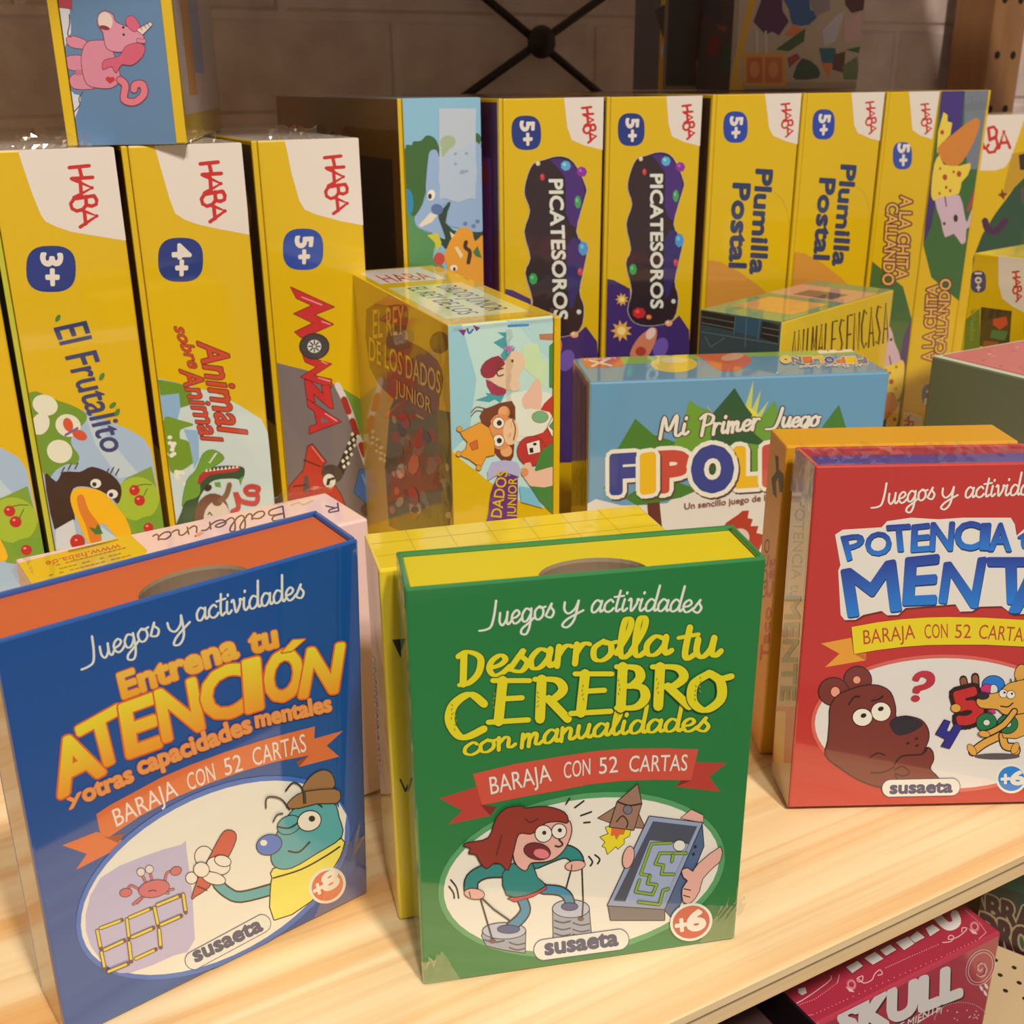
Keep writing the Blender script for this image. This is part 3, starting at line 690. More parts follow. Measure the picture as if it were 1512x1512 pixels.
# --- two orange-hilled boxes
WW, WH = .0659, .2425
MW = pose(.1164, .6692, 0, .4925)
hill, lp, tp, a = tall_box('game_box', 'yellow game box with navy lettering and orange hill, beside the purple cave boxes', 'game box', MW, WW, PD, WH, .0026, M_FILM, GRP, inside=True, side=side_brown(C(70,40,30), C(80,46,34)), top=C(96,66,42), lid={'*': YEL, 'T': C(96,66,42)})
a.view(1020, 120, .2381)
a.poly([(455,40),(720,40),(668,392),(600,375),(512,340),(485,290),(475,200)], PAPER)
haba(a, 560, 138, 632, 345, 12)
badge(a, 277, 284, 76, 98, '5+', (246,222), (245,352), (322,220), (306,348), C(30,62,140))
a.poly([(60,1102),(180,1118),(300,1180),(430,1275),(490,1330),(470,2200),(20,2200)], C(206,134,46))
NV = C(34,52,82)
a.text('Plumilla', (408,548), (368,1190), (96,6), NV, .05); a.text('Postal', (266,635), (240,1150), (100,5), NV, .05)
a.line([(520,690),(570,740),(610,860),(600,980)], 4, C(190,150,20))
finish(hill, lp, tp, M_FILM)
dup(hill, pose(.1756, .6992, 0, .494), 'yellow game box with navy lettering and orange hill, beside the two mouse boxes', GRP)
# --- two mouse-and-cheese boxes, the second one upside down
GW = .0465
MG1, MG2 = pose(.2351, .7299, 0, .4955), pose(.2767, .7526, 0, .4975)
mouse, lp, tp, a = tall_box('game_box', 'narrow yellow game box with mouse and cheese below its lettering, upright', 'game box', MG1, GW, PD, WH, .0022, M_FILM, GRP, inside=True, side=side_brown(C(80,46,60), C(70,70,40)), top=C(96,66,42), lid={'*': YEL, 'T': C(96,66,42)})
MG2r = MG2 @ Matrix.Translation((GW, 0, WH)) @ Matrix.Rotation(PI, 4, 'Y')
b = Art(tp, MG2r, a.O, a.U, a.V, a.w, a.h); b.layers = a.layers
b.view(1260, 100, .19843)
b.poly([(640,150),(1050,150),(1000,700),(900,1300),(860,1610),(790,1740),(580,1560),(520,1320),(560,900),(590,700)], C(52,96,40))
b.poly([(640,150),(830,150),(800,480),(720,500),(650,480)], C(60,40,104)); b.poly([(520,1320),(560,900),(590,700),(610,1000),(580,1180)], C(60,40,90))
b.poly([(830,150),(1010,150),(940,755),(850,755),(820,500)], C(112,116,116))
CH = C(230,192,58)
b.poly([(670,330),(700,350),(700,400),(735,410),(720,500),(660,560),(620,640),(630,480)], CH); b.poly([(625,600),(720,510),(905,372),(938,440),(850,640),(760,740),(665,700)], C(206,122,40), 2)
b.poly([(600,720),(640,650),(670,720),(790,730),(872,710),(850,800),(805,850),(782,940),(690,960),(660,985),(590,985),(578,900)], CH, 2)
for x, y, r in ((660,480,14),(680,815,18),(785,790,18),(690,890,10),(720,915,10),(640,935,9),(645,750,8),(745,775,9)): b.ell(x,y,r,r*1.3,0,C(170,60,40),n=9)
b.poly([(605,985),(690,960),(790,950),(825,1090),(845,1150),(880,1050),(890,1160),(840,1200),(835,1290),(800,1310),(745,1235),(680,1262),(650,1140)], C(204,168,166), 2); b.line([(850,1060),(905,920)], 22, C(170,60,60), 0)
b.ell(760,1120,16,28,0,INK); b.ell(675,1160,10,12,0,INK); b.line([(680,960),(690,1030)], 10, C(120,70,90), 0)
a.view(1260, 100, .19843)
a.poly([(410,140),(650,140),(586,532),(500,505),(440,465),(425,300)], PAPER)
haba(a, 503, 268, 580, 492, 13)
badge(a, 365, 655, 72, 102, '5+', (332,568), (335,728), (418,566), (402,725), C(44,70,140))
TG, TO = C(226,164,74), C(92,34,36)
a.text('A LA CHITA', (350,955), (312,1570), (88,4), TG, .018, TO, .085); a.text('CALLANDO', (250,1010), (214,1615), (84,4), TG, .018, TO, .085)
finish(mouse, lp, tp, M_FILM)
m2 = dup(mouse, MG2, 'narrow mouse and cheese game box standing upside down, cheese at the top', GRP)
for ch in m2.children: ch.matrix_local = Matrix.Translation((GW, 0, WH)) @ Matrix.Rotation(PI, 4, 'Y')
film(m2, [(.022,-.0004,WH-.012),(GW-.001,-.0004,WH-.012),(GW-.001,.001,WH+.0012),(.022,.001,WH+.0012)], .001, 12, 3, 44)
# ------------------------------------------------------------------ other boxes towards the back
def simple_box(name, label, cat, M, w, d, h, cols, mat, bev=.0008, part='box_body'):
    t = thing(name, label, cat, M); p = Part(); p.box(0, w, 0, d, 0, h, cols, bev)
    return t, p
# large cover on the far right
MB = pose(.305, .815, 0, .30)
t, p = simple_box('game_box', 'large yellow game box with a big dark green triangle, at right edge below holed upright', 'game box', MB, .2, .05, .2255, {'*': YEL, 'T': PAPER}, M_GLOSS)
a = faces(p, MB, .2, .05, .2255, 'front'); a.view(1260, 100, .19843)
a.poly([(850,300),(1290,320),(1250,450),(1170,680),(1130,740),(1060,765),(850,765)], PAPER)
rd = RED
a.strokes([[(770,470),(780,590)],[(850,450),(860,590)],[(770,535),(855,525)],[(880,595),(925,450),(975,600)],[(900,555),(960,555)],[(1005,455),(1015,540)],[(1005,450),(1045,440),(1068,470),(1062,510),(1018,535)],[(1018,535),(1062,525),(1075,580),(1050,625),(1010,632),(988,600),(1005,575)],[(1082,600),(1120,475),(1165,595)],[(1095,560),(1150,555)]], 23, rd)
a.poly([(890,1420),(960,1240),(1060,1080),(1150,960),(1290,760),(1600,900),(1600,2200),(860,2200)], C(36,72,46))
a.poly([(1180,640),(1330,610),(1290,800),(1130,960),(1120,900)], C(190,140,24)); a.poly([(1230,650),(1400,600),(1400,760),(1240,760)], INK)
a.line([(980,1140),(1000,1200),(1060,1215),(1130,1140)], 50, C(70,28,60)); a.poly([(1105,900),(1120,930),(1150,940),(1125,955),(1120,985),(1100,960),(1075,945),(1100,930)], C(120,50,20))
a.poly([(1240,900),(1290,870),(1290,1050),(1250,1000)], C(90,70,50)); a.poly([(1250,1220),(1400,1120),(1400,1500),(1230,1500)], C(60,80,30))
p.build('box_body', M_GLOSS, t)
# olive-shadowed box with 10+ badge
TW, TD, TH = .06, .11, .1565
MT = pose(.2665, .642, 0, -.9006)
t, p = simple_box('game_box', 'yellow 10+ game box turned sideways in shade, behind the pink-topped grey box', 'game box', MT, TW, TD, TH, {'*': YEL, 'T': C(214,190,60)}, M_GLOSS)
a = faces(p, MT, TW, TD, TH, 'front'); a.view(1260, 360, .19843)
a.poly([(1078,60),(1500,60),(1500,560),(1290,520),(1190,470),(1110,410),(1080,300)], PAPER)
haba(a, 1185, 205, 1250, 430, 14)
badge(a, 930, 282, 58, 82, '10+', (905,215), (912,350), (955,215), (950,350), C(44,50,100))
a.poly([(950,470),(1180,500),(1160,770),(940,760)], C(60,40,30)); a.poly([(1040,560),(1140,540),(1150,600),(1090,640),(1040,600)], C(200,60,40)); a.poly([(1030,640),(1150,650),(1130,720),(1020,700)], C(60,110,60)); a.poly([(970,720),(1080,730),(1080,790),(960,780)], C(150,70,40))
a.poly([(840,560),(940,480),(940,800),(820,800)], C(96,120,40)); a.text('Viñedos', (875,480), (868,720), (38,2), C(130,150,60), .01)
p.build('box_body', M_GLOSS, t)
# grey box with pink speckled lid panel
GY, GD, GH = .15, .08, .12
MGY = pose(.2121, .5447, 0, -1.0509)
t, p = simple_box('card_box', 'grey-green box with pink speckled top, behind the orange box at right', 'box', MGY, GY, GD, GH, {'*': C(108,110,78), 'T': C(188,190,150)}, M_CARD, .0012)
p.build('box_base', M_CARD, t)
p = Part(); p.box(.0035, GY-.0035, .0035, GD-.0035, GH-.004, GH+.0006, {'*': C(196,104,92)}, .0004)
a = Art(p, MGY, (.0035, .0035, GH+.0006), (1, 0, 0), (0, 1, 0), GY-.007, GD-.007)
for k in range(70):
    u, v = random.uniform(.003, GY-.01), random.uniform(.003, GD-.01); c = random.choice((C(232,200,160), C(90,40,36), C(226,150,110), C(120,50,44))); s_ = random.uniform(.0007, .0014)
    a.emit([[(u-s_, v), (u, v-s_*.7), (u+s_, v)], [(u-s_, v), (u+s_, v), (u, v+s_*.7)]], [c, c])
lid = p.build('lid_panel', M_CARD, t); lid['label'] = 'pink speckled lid panel'
# animal box, yellow side and dark teal end
CW, CD, CHH = .1290, .0517, .131
MCA = pose(.1429, .5762, 0, .8046)
t, p = simple_box('game_box', 'yellow box with thin black capitals and dark teal end, behind the light blue box', 'game box', MCA, CW, CD, CHH, {'*': C(40,70,76), 'F': C(222,180,40), 'T': C(96,128,84), 'R': YEL}, M_FILM)
a = faces(p, MCA, CW, CD, CHH, 'front'); a.view(1000, 400, .22487)
THIN = {'A': [[(0,0),(.5,1),(1,0)],[(.2,.35),(.8,.35)]], 'N': [[(0,0),(0,1),(1,0),(1,1)]], 'I': [[(.5,0),(.5,1)]], 'M': [[(0,0),(.1,1),(.5,.35),(.9,1),(1,0)]], 'L': [[(0,1),(0,0),(.9,0)]], 'E': [[(.9,1),(0,1),(0,0),(.9,0)],[(0,.5),(.75,.5)]], 'S': [[(.9,.95),(.4,1),(.1,.75),(.8,.3),(.5,0),(.05,.08)]], 'C': [[(.95,.9),(.5,1),(.05,.6),(.1,.2),(.5,0),(.95,.12)]]}
def thin(a, txt, BL, BR, up, w, col):
    n = len(txt); Q = a.quad(BL, BR, up); sts = []
    for k, ch in enumerate(txt): sts += [[Q((k+.12+.72*u*(1 if ch != 'I' else .9))/n, v) for u, v in st] for st in THIN[ch]]
    a.strokes(sts, w, col)
for tx, BL, BR, up in (('ANIMALES', (738,640), (1092,545), (12,-232)), ('EN', (1106,548), (1196,522), (8,-250)), ('CASA', (1202,516), (1392,462), (2,-252))): thin(a, tx, BL, BR, up, 11, INK)
a = faces(p, MCA, CW, CD, CHH, 'left'); a.view(1000, 400, .22487)
for q in ([(165,262),(380,300),(372,395),(160,352)], [(560,330),(672,352),(660,475),(545,440)]): a.poly(q, C(22,24,28))
a.poly([(390,285),(545,320),(535,440),(380,400)], C(36,84,104))
for q in ([(160,300),(380,340)],[(160,340),(372,380)],[(155,400),(660,480)],[(180,430),(220,500)],[(310,440),(220,500)],[(385,290),(370,420)],[(545,320),(530,450)],[(560,370),(670,390)],[(560,410),(665,430)],[(455,310),(445,500)]): a.line(q, 5, C(92,120,118), 0)
a = faces(p, MCA, CW, CD, CHH, 'top')
rm(a, .0, .0, .05, CD, C(120,150,90)); rm(a, .02, .006, .06, CD-.008, C(214,150,70)); rm(a, .07, .0, .11, CD, C(196,140,110)); rm(a, .075, .012, .095, CD-.014, C(90,70,60))  # reflections of the boxes behind, painted as patches on the glossy top
p.build('box_body', M_FILM, t)
# light blue forest box
FW, FD, FH = .1486, .0487, .117
MF = pose(.0371, .5085, 0, .1052)
BLU = C(99,148,164)
t, p = simple_box('game_box', 'light blue game box with green fir trees and big multicoloured capital letters', 'game box', MF, FW, FD, FH, {'*': C(200,160,50), 'F': BLU, 'T': C(98,140,152)}, M_GLOSS, .0011)
a = faces(p, MF, FW, FD, FH, 'front'); a.view(830, 490, .3373)
a.poly([(60,780),(260,760),(460,750),(520,690),(700,650),(1000,640),(1500,640),(1500,1400),(60,1400)], C(222,208,180), 2)
for q in ([(640,330),(630,320),(700,420)],[(795,345),(838,212),(828,350)],[(825,350),(870,255),(850,370)],[(840,380),(905,300),(860,400)]): a.poly(q, C(196,196,90))
a.ell(770,400,100,80,0,C(222,208,70))
LG, MGc, DGc = C(104,150,46), C(62,118,40), C(28,84,50)
a.poly([(178,690),(230,600),(235,525),(320,380),(400,450),(505,485),(420,560),(330,620),(240,660)], MGc); a.poly([(1085,500),(1150,400),(1212,318),(1240,410),(1300,520),(1280,640),(1100,640)], MGc)
a.poly([(480,510),(520,430),(558,298),(600,330),(650,345),(668,460),(735,468),(640,520),(600,560),(480,540)], LG); a.poly([(735,490),(790,450),(850,400),(932,298),(960,420),(1060,520),(1000,620),(830,615),(800,540)], LG)
a.poly([(590,560),(680,420),(652,365),(755,245),(800,320),(832,362),(815,420),(905,500),(760,480),(700,520)], DGc)
a.poly([(270,725),(330,690),(480,650),(600,690),(520,725),(420,745),(330,760)], MGc); a.poly([(372,750),(426,745),(442,900),(384,900)], C(96,44,34)); a.ell(655,590,50,50,0,C(30,90,50))
for tx, BL, BR, xh in (('Mi',(428,468),(552,448),47),('Primer',(600,455),(862,425),46),('Juego',(915,420),(1122,410),42)): a.script(tx, BL, BR, xh, C(228,216,196), 15, .45, .25, C(84,54,40), 11)
SH = C(84,56,50)
def fat(txt, x0, x1, y0, y1, c, dx=0):
    for b_, cc, o in ((.155, SH, 6), (.15, C(232,222,205), 0), (.07, c, 0)):
        a.text(txt, (x0+o, y1+o), (x1+o, y1+o-6), (dx, y0-y1), cc, b_)
for g in (('F',222,325,548,700,C(44,62,124)),('P',425,550,535,692,C(196,70,52)),('L',765,862,515,670,C(232,176,30)),('N',945,1060,510,655,C(44,62,124)),('I',355,395,545,697,C(232,176,30)),('O',580,735,515,690,C(44,62,124)),('I',890,920,510,665,C(196,70,52)),('O',1090,1230,495,650,C(232,176,30))): fat(*g)
a.text('Un sencillo juego de lógica', (535,776), (975,728), (0,-26), C(132,74,54), .02)
a.poly([(718,835),(770,800),(790,783),(818,782),(812,815),(835,820),(825,850),(860,850),(850,880),(890,890),(860,960),(700,960),(690,880)], C(176,52,32)); a.ell(780,900,40,40,0,C(214,190,160))
a = faces(p, MF, FW, FD, FH, 'top'); a.view(830, 490, .3373)
a.poly([(200,115),(420,90),(900,60),(1310,50),(1340,85),(1100,105),(700,110),(420,135),(260,140)], C(140,168,70), 2)
a.poly([(78,112),(248,102),(270,150),(108,160)], C(206,96,60)); a.line([(120,125),(215,148)], 8, PAPER, 0); a.line([(205,118),(130,152)], 8, PAPER, 0)
a.text('LUDILO', (232,112), (95,120), (2,8), PAPER, .03)
a.ell(490,142,102,36,0,C(222,186,60)); a.poly([(400,95),(450,90),(470,110),(520,95),(560,92),(540,120),(430,125)], C(210,196,60)); a.ell(490,125,60,14,0,C(226,200,130))
a.poly([(560,85),(700,75),(800,100),(830,130),(760,172),(680,165),(620,120)], C(206,92,56), 2); a.ell(745,110,50,16,-10,C(214,150,110))
a.poly([(1092,52),(1225,48),(1282,86),(1126,96)], C(232,216,200)); a.text('3+', (1225,62), (1140,70), (4,18), RED, .05)
for k, c in enumerate((C(44,62,124), C(232,176,30), C(196,70,52), C(44,62,124), C(232,176,30), C(196,70,52), C(44,62,124), C(232,176,30))):
    x = 1330-k*48; a.text('FIPOLINO'[k], (x,112), (x-38,114), (6,24), c, .08, PAPER, .08)
a.script('Mi Primer Juego', (1310,140), (1040,152), 7, PAPER, 4)
a = faces(p, MF, FW, FD, FH, 'left'); a.view(830, 490, .3373)
for k in range(7): a.line([(48+k*9,150+k*14),(44+k*9,760)], 4 if k % 2 else 6, random.choice((C(110,80,30), C(140,110,40), C(90,100,50))), 0)
p.build('box_body', M_GLOSS, t)
# dice box with the crowned monkey child
KW, KD, KH = .0504, .15, .1592
MK = pose(-.0252, .4384, 0, .4037)
t = thing('game_box', 'yellow dice game box with gold crown on its narrow end, film wrapped, mid shelf', 'game box', MK)
lp, tp = Part(), Part()
tp.box(0, KW-.0035, 0, KD, 0, KH, {'*': YEL, 'F': C(190,212,208)}, .0007); lp.box(KW-.0031, KW, -.0002, KD, 0, KH-.0008, YEL, .0005)
a = Art(tp, MK, (0, 0, 0), (1, 0, 0), (0, 0, 1), KW-.0035, KH); a.view(530, 370, .27116)
a.poly([(480,400),(560,400),(640,700),(600,1000),(500,1100),(480,1000)], C(150,192,204)); a.poly([(800,380),(1140,380),(1140,640),(1000,560),(880,420)], C(176,206,200))
a.poly([(500,1078),(530,1118),(640,1200),(700,1252),(880,1366),(1010,1400),(1110,1400),(1110,2200),(480,2200)], YEL)
TE = C(70,150,142)
a.poly([(732,500),(790,470),(755,445),(800,445),(810,560),(850,520),(820,640),(770,570),(790,540)], TE); a.poly([(632,815),(700,790),(690,775),(780,785),(800,770),(770,830),(740,810),(710,825)], TE)
for q in ([(540,432),(585,430),(570,465)],[(620,405),(660,420),(640,440)]): a.poly(q, C(130,40,110))
a.line([(590,425),(600,450),(620,430)], 10, C(60,100,150)); a.line([(815,410),(920,405)], 14, C(70,140,180), 0)
a.poly([(980,455),(1060,450),(1060,490),(985,485)], C(180,120,80)); a.poly([(1035,520),(1085,470),(1120,420),(1120,760),(1035,745)], C(60,130,56)); a.poly([(1085,540),(1105,430),(1120,410),(1120,560)], PAPER, 0, INK, 9)
for y in (625, 682): a.ell(1072,y,9,12,0,PAPER)
a.poly([(890,520),(970,500),(1000,600),(1030,620),(1010,740),(900,640)], C(200,216,150)); a.poly([(780,530),(840,515),(830,560)], C(196,120,160))
a.poly([(690,690),(760,655),(830,550),(880,555),(905,600),(895,640),(870,690),(875,760),(800,755)], C(230,190,144), 2)
a.poly([(660,650),(690,600),(760,572),(795,615),(770,640),(730,690),(680,690)], C(148,42,54), 2); a.poly([(690,700),(760,740),(800,755),(790,785),(720,780)], C(160,50,70), 2)
for y in (625, 660): a.line([(775,y-20),(750,y),(760,y+22),(785,y+15)], 7, C(110,60,40))
a.ell(835,600,7,9,0,C(120,60,40))
a.poly([(770,830),(880,770),(980,760),(1080,820),(1080,1000),(860,1040),(830,1130),(780,1100)], C(224,220,210), 2)
a.poly([(885,810),(920,760),(960,700),(990,720),(990,860),(910,870)], C(232,180,140), 2)
a.poly([(985,870),(1040,800),(1120,760),(1120,1080),(1000,1080),(900,1010),(870,960),(990,960)], C(190,52,40), 2); a.poly([(870,870),(1000,870),(1050,900),(1000,990),(860,1010)], C(226,222,212), 2)
a.ell(985,905,42,30,0,C(120,170,110),C(170,120,40),8)
HB = C(118,56,26)
a.poly([(655,900),(720,848),(800,822),(850,850),(840,1120),(800,1140),(745,1110)], HB, 2); a.ell(788,880,32,34,0,C(232,160,96)); a.ell(800,1090,32,32,0,C(232,160,96)); a.ell(772,985,72,98,0,C(226,140,74))
a.ell(825,985,42,72,0,C(236,188,130)); a.line([(835,920),(850,970),(840,1030)], 6, HB); 
for y, r in ((937,30),(1033,32)): a.ell(758,y,30,r,0,C(240,234,220),INK,5); a.ell(762,y,14,15,0,INK); a.line([(700,y-15),(712,y),(704,y+18)], 12, HB)
for y in (850, 870): a.line([(690,y+10),(640,y),(610,y+30)], 4, HB)
a.poly([(540,965),(560,985),(658,935),(705,965),(735,1040),(735,1110),(690,1120),(665,1170),(640,1165),(600,1135),(540,1108),(580,1080),(590,1040),(565,1015)], C(230,150,36), 0, C(130,70,20), 6)
for x, y in ((545,970),(650,1180),(540,1105)): a.ell(x,y,14,14,0,C(230,150,36),C(130,70,20),4)
a.poly([(600,1050),(640,1030),(645,1075),(615,1085)], C(206,100,40), 0, C(130,60,20), 5)
a.ell(938,1090,78,80,0,C(186,50,42),C(110,30,30),5); a.poly([(910,1050),(980,1030),(985,1095),(920,1110)], C(236,230,215), 0, INK, 5); a.poly([(925,1075),(945,1070),(948,1098),(928,1100)], INK); a.ell(955,1052,10,8,0,INK)
a.poly([(1025,960),(1060,890),(1130,900),(1120,1000),(1050,1010)], C(240,236,222), 0, INK, 6); a.poly([(1035,955),(1055,930),(1055,975)], C(70,150,80), 0, INK, 5); a.poly([(1065,915),(1100,900),(1095,940)], INK)
a.poly([(1000,1080),(1120,1050),(1120,1420),(1040,1420),(930,1280),(960,1180)], C(60,124,52), 2); a.poly([(885,1180),(930,1150),(960,1200),(1080,1170),(1080,1270),(930,1280)], C(232,180,140), 2); a.ell(900,1205,20,24,0,C(220,140,80))
a.poly([(880,1366),(870,1280),(930,1290),(1000,1400)], C(120,180,200))
PU = C(100,42,104)
a.poly([(690,1560),(705,1420),(715,1320),(750,1230),(790,1172),(815,1225),(862,1230),(858,1420),(850,1560)], PU, 2); a.poly([(700,1250),(720,1150),(860,1150),(870,1230),(780,1200)], C(180,170,200), 2)
a.text('DADOS', (772,1452), (808,1200), (-56,-6), YEL, .015); a.text('JUNIOR', (850,1452), (858,1236), (-46,-2), YEL, .01)
a = Art(tp, MK, (0, KD, 0), (0, -1, 0), (0, 0, 1), KD, KH)
rm(a, 0, 0, KD, KH, C(206,160,40)); 
a.view(530, 370, .27116)
a.poly([(40,320),(150,300),(260,300),(265,400),(250,480),(330,520),(430,600),(460,700),(440,800),(420,930),(330,900),(180,800),(60,640)], C(120,64,40), 2)
a.ell(440,500,55,60,0,C(110,70,30))
a.poly([(170,860),(240,800),(300,880),(350,920),(495,880),(495,1500),(165,1500)], C(86,80,50), 2)
for k in range(46):
    x, y = random.uniform(180,490), random.uniform(900,1480); r = random.uniform(10,34); a.ell(x,y,r,r*random.uniform(.8,2.2),random.uniform(-30,30),random.choice((C(150,50,40),C(70,90,60),C(190,110,70),C(120,110,90),C(60,50,44),C(180,150,110))),n=8)
TY, TYd = C(222,172,46), C(140,84,40)
a.text('EL REY', (78,480), (246,452), (0,-155), TY, .0, TYd, .02); a.text('DE LOS DADOS', (58,595), (445,780), (0,-125), TY, .0, TYd, .02, upr=(0,-120)); a.text('JUNIOR', (200,780), (395,885), (0,-80), TY, .0, TYd, .02)
a = faces(tp, MK, KW-.0035, KD, KH, 'top')
rm(a, .004, .012, KW-.009, KD*.62, C(214,204,130)); rm(a, .004, KD*.7, KW-.012, KD-.003, PAPER)
def uvtext(a, txt, u0, v0, du, dv, hu, hv, col):   # text laid out directly in face metres
    vs, tr, ed = glyphs(txt); x1 = max(v[0] for v in vs); c = caph()
    pv = [(u0+du*v[0]/x1+hu*v[1]/c, v0+dv*v[0]/x1+hv*v[1]/c) for v in vs]
    a.emit([[pv[i] for i in t] for t in tr], [col]*len(tr))
uvtext(a, 'EL REY DE LOS', .012, .09, 0, -.072, .009, 0, C(60,44,70)); uvtext(a, 'DADOS JUNIOR', .026, .088, 0, -.068, .010, 0, C(60,44,70))
uvtext(a, 'HABA', .008, KD*.72, .026, 0, 0, .022, RED)
tp.build('box_tray', M_FILM, t); lp.build('box_lid', M_FILM, t)
film(t, [(.002,-.0008,KH-.002),(KW-.002,-.0008,KH-.002),(KW-.002,.004,KH+.0015),(.002,.004,KH+.0015)], .0011, 34, 3, 12)
film(t, [(.025,-.0004,KH-.05),(.025,-.0004,KH-.004),(.028,-.0012,KH-.004),(.028,-.0012,KH-.05)], .0012, 16, 2, 13)
# two big boxes standing on the back of the row
ZR = .2432
def rear_box(label, c, yaw, w, d, h, art):
    M = pose(c[0], c[1], ZR, yaw)
    t, p = simple_box('game_box', label, 'game box', M, w, d, h, {'*': C(204,150,30), 'F': C(170,140,110)}, M_CARD)
    a = faces(p, M, w, d, h, 'front'); a.view(930, 0, .2447); l = faces(p, M, w, d, h, 'left'); l.view(930, 0, .2447)
    art(a, l, w, d, h); p.build('box_body', M_CARD, t)
def art_b(a, l, w, d, h):
    rm(a, .004, .005, w, h, C(190,160,124)); 
    a.poly([(600,560),(620,400),(740,-100),(760,0),(700,250),(660,400),(690,560)], C(222,160,24))
    a.poly([(745,130),(790,10),(790,-60),(920,-60),(920,60),(960,130),(900,215),(860,190),(820,210),(790,180)], C(86,38,70)); a.poly([(910,-60),(1060,-60),(1090,60),(1140,80),(1080,150),(980,145),(960,60)], C(60,90,130), 2)
    a.poly([(930,215),(985,150),(1040,175),(1000,215)], C(224,120,50)); a.poly([(880,300),(960,240),(1060,170),(1050,250),(960,310)], C(70,90,40))
    a.poly([(1060,-60),(1200,-60),(1210,60),(1120,100)], C(150,130,120)); a.poly([(1290,-60),(1420,-60),(1410,60),(1340,80),(1300,30)], C(90,50,40)); a.poly([(1160,180),(1260,80),(1300,60),(1240,250),(1170,280)], C(196,180,170)); a.poly([(1290,120),(1400,70),(1390,240),(1290,260)], C(206,160,140))
    a.poly([(950,350),(1010,320),(1030,350),(960,410)], C(160,60,44)); a.poly([(990,440),(1040,350),(1130,400),(1140,470),(1000,480)], C(60,80,50), 2); a.poly([(1140,290),(1240,290),(1250,390),(1160,380)], C(50,100,110)); a.poly([(1150,380),(1220,380),(1200,470)], C(220,120,50)); a.poly([(1230,330),(1300,310),(1290,440),(1220,420)], C(100,60,44)); a.poly([(1280,400),(1370,340),(1390,480),(1290,480)], C(110,120,70)); a.poly([(1300,300),(1390,280),(1380,320)], C(60,100,40))
    a.poly([(680,320),(940,320),(945,520),(690,520)], C(224,150,44)); a.poly([(705,345),(800,345),(800,500),(705,500)], C(206,100,40)); a.poly([(815,345),(920,345),(920,500),(815,500)], C(206,110,50)); a.ell(752,420,30,50,0,C(224,140,60)); a.ell(866,420,30,50,0,C(224,140,60))
    for x in (765, 820): a.line([(x,190),(x+4,320)], 12, C(210,190,150), 0)
    rm(l, 0, 0, d, h, C(84,64,56)); l.poly([(350,180),(380,80),(440,-60),(480,-60),(430,150),(410,350),(370,340)], C(70,24,40), 2); l.poly([(430,60),(480,100),(560,120),(540,-60),(430,-60)], C(60,60,60)); l.poly([(460,280),(510,200),(540,240),(520,330),(480,330)], C(130,50,44)); l.poly([(520,150),(590,160),(570,200)], C(150,80,50)); l.poly([(560,300),(610,240),(600,420),(540,470)], C(60,80,50)); l.poly([(370,360),(410,370),(390,540),(370,540)], C(214,110,30)); l.poly([(320,560),(345,330),(370,370),(365,540)], C(90,140,120))
def art_a(a, l, w, d, h):
    rm(a, .003, .003, w, h, C(96,90,80)); rm(l, 0, 0, d-.006, h, C(100,88,80)); l.ell(205,310,16,48,0,C(190,180,170)); l.poly([(150,60),(260,0),(280,200),(200,230)], C(70,64,56)); l.poly([(220,330),(270,260),(290,330),(250,400)], C(80,40,60))
rear_box('yellow-edged game box standing on the row tops, two small orange squares on cover', (.1585, .8475), .27, .1035, .058, .22, art_b)
rear_box('dark yellow-edged game box behind the row, left of the box with orange squares', (.119, .915), .42, .05, .045, .215, art_a)
# ------------------------------------------------------------------ front boxes
# pink dancer box
PKW, PKD, PKH = .1081, .0349, .1089
MPK = pose(-.1385, .2918, 0, .5815, .0278, .0349)
PINKC = C(234,190,168)
t, p = simple_box('game_box', 'pale pink box with yellow end panel on top, behind the blue card box', 'game box', MPK, PKW, PKD, PKH, {'*': PINKC}, M_FILM)
a = faces(p, MPK, PKW, PKD, PKH, 'top'); a.view(0, 720, .37037)
a.poly([(0,320),(520,188),(588,250),(560,300),(0,460)], YEL)
a.text('www.haba.de', (478,224), (180,296), (6,20), C(200,80,30), .02)
GRYT = C(150,120,30)
for k, (x0, y0, x1, y1) in enumerate(((470,208,270,258),(500,240,200,316),(500,258,215,330),(520,270,190,352))):
    n = 16
    for i in range(n):
        if random.random() < .85: a.line([(x0+(x1-x0)*i/n, y0+(y1-y0)*i/n), (x0+(x1-x0)*(i+.65)/n, y0+(y1-y0)*(i+.65)/n)], 5, GRYT, 0)
a.script('Ballerina', (1138,72), (612,188), 27, C(92,60,58), 7, .2, 0)
a.script('R', (1355,60), (1290,75), 16, C(92,60,58), 7, .2, 0); a.poly([(775,190),(800,175),(815,180),(790,196)], C(232,150,100)); a.line([(1160,70),(1190,60),(1210,68),(1245,52)], 7, C(214,170,110))
a = faces(p, MPK, PKW, PKD, PKH, 'right'); a.view(250, 690, .23148)
a.text('5920', (1185,440), (1262,408), (0,-28), C(70,50,50), .0)
a.view(520, 880, .3306)
a.poly([(40,560),(110,560),(115,820),(60,830)], C(214,130,60)); a.poly([(55,650),(75,630),(105,670),(85,690),(60,705)], C(170,40,40))
for k in range(8): a.line([(50+random.uniform(0,40), 400+random.uniform(0,150)), (60+random.uniform(0,40), 400+random.uniform(0,150)), (60+random.uniform(0,40), 420+random.uniform(0,120))], 3, C(150,100,90))
p.build('box_body', M_FILM, t)
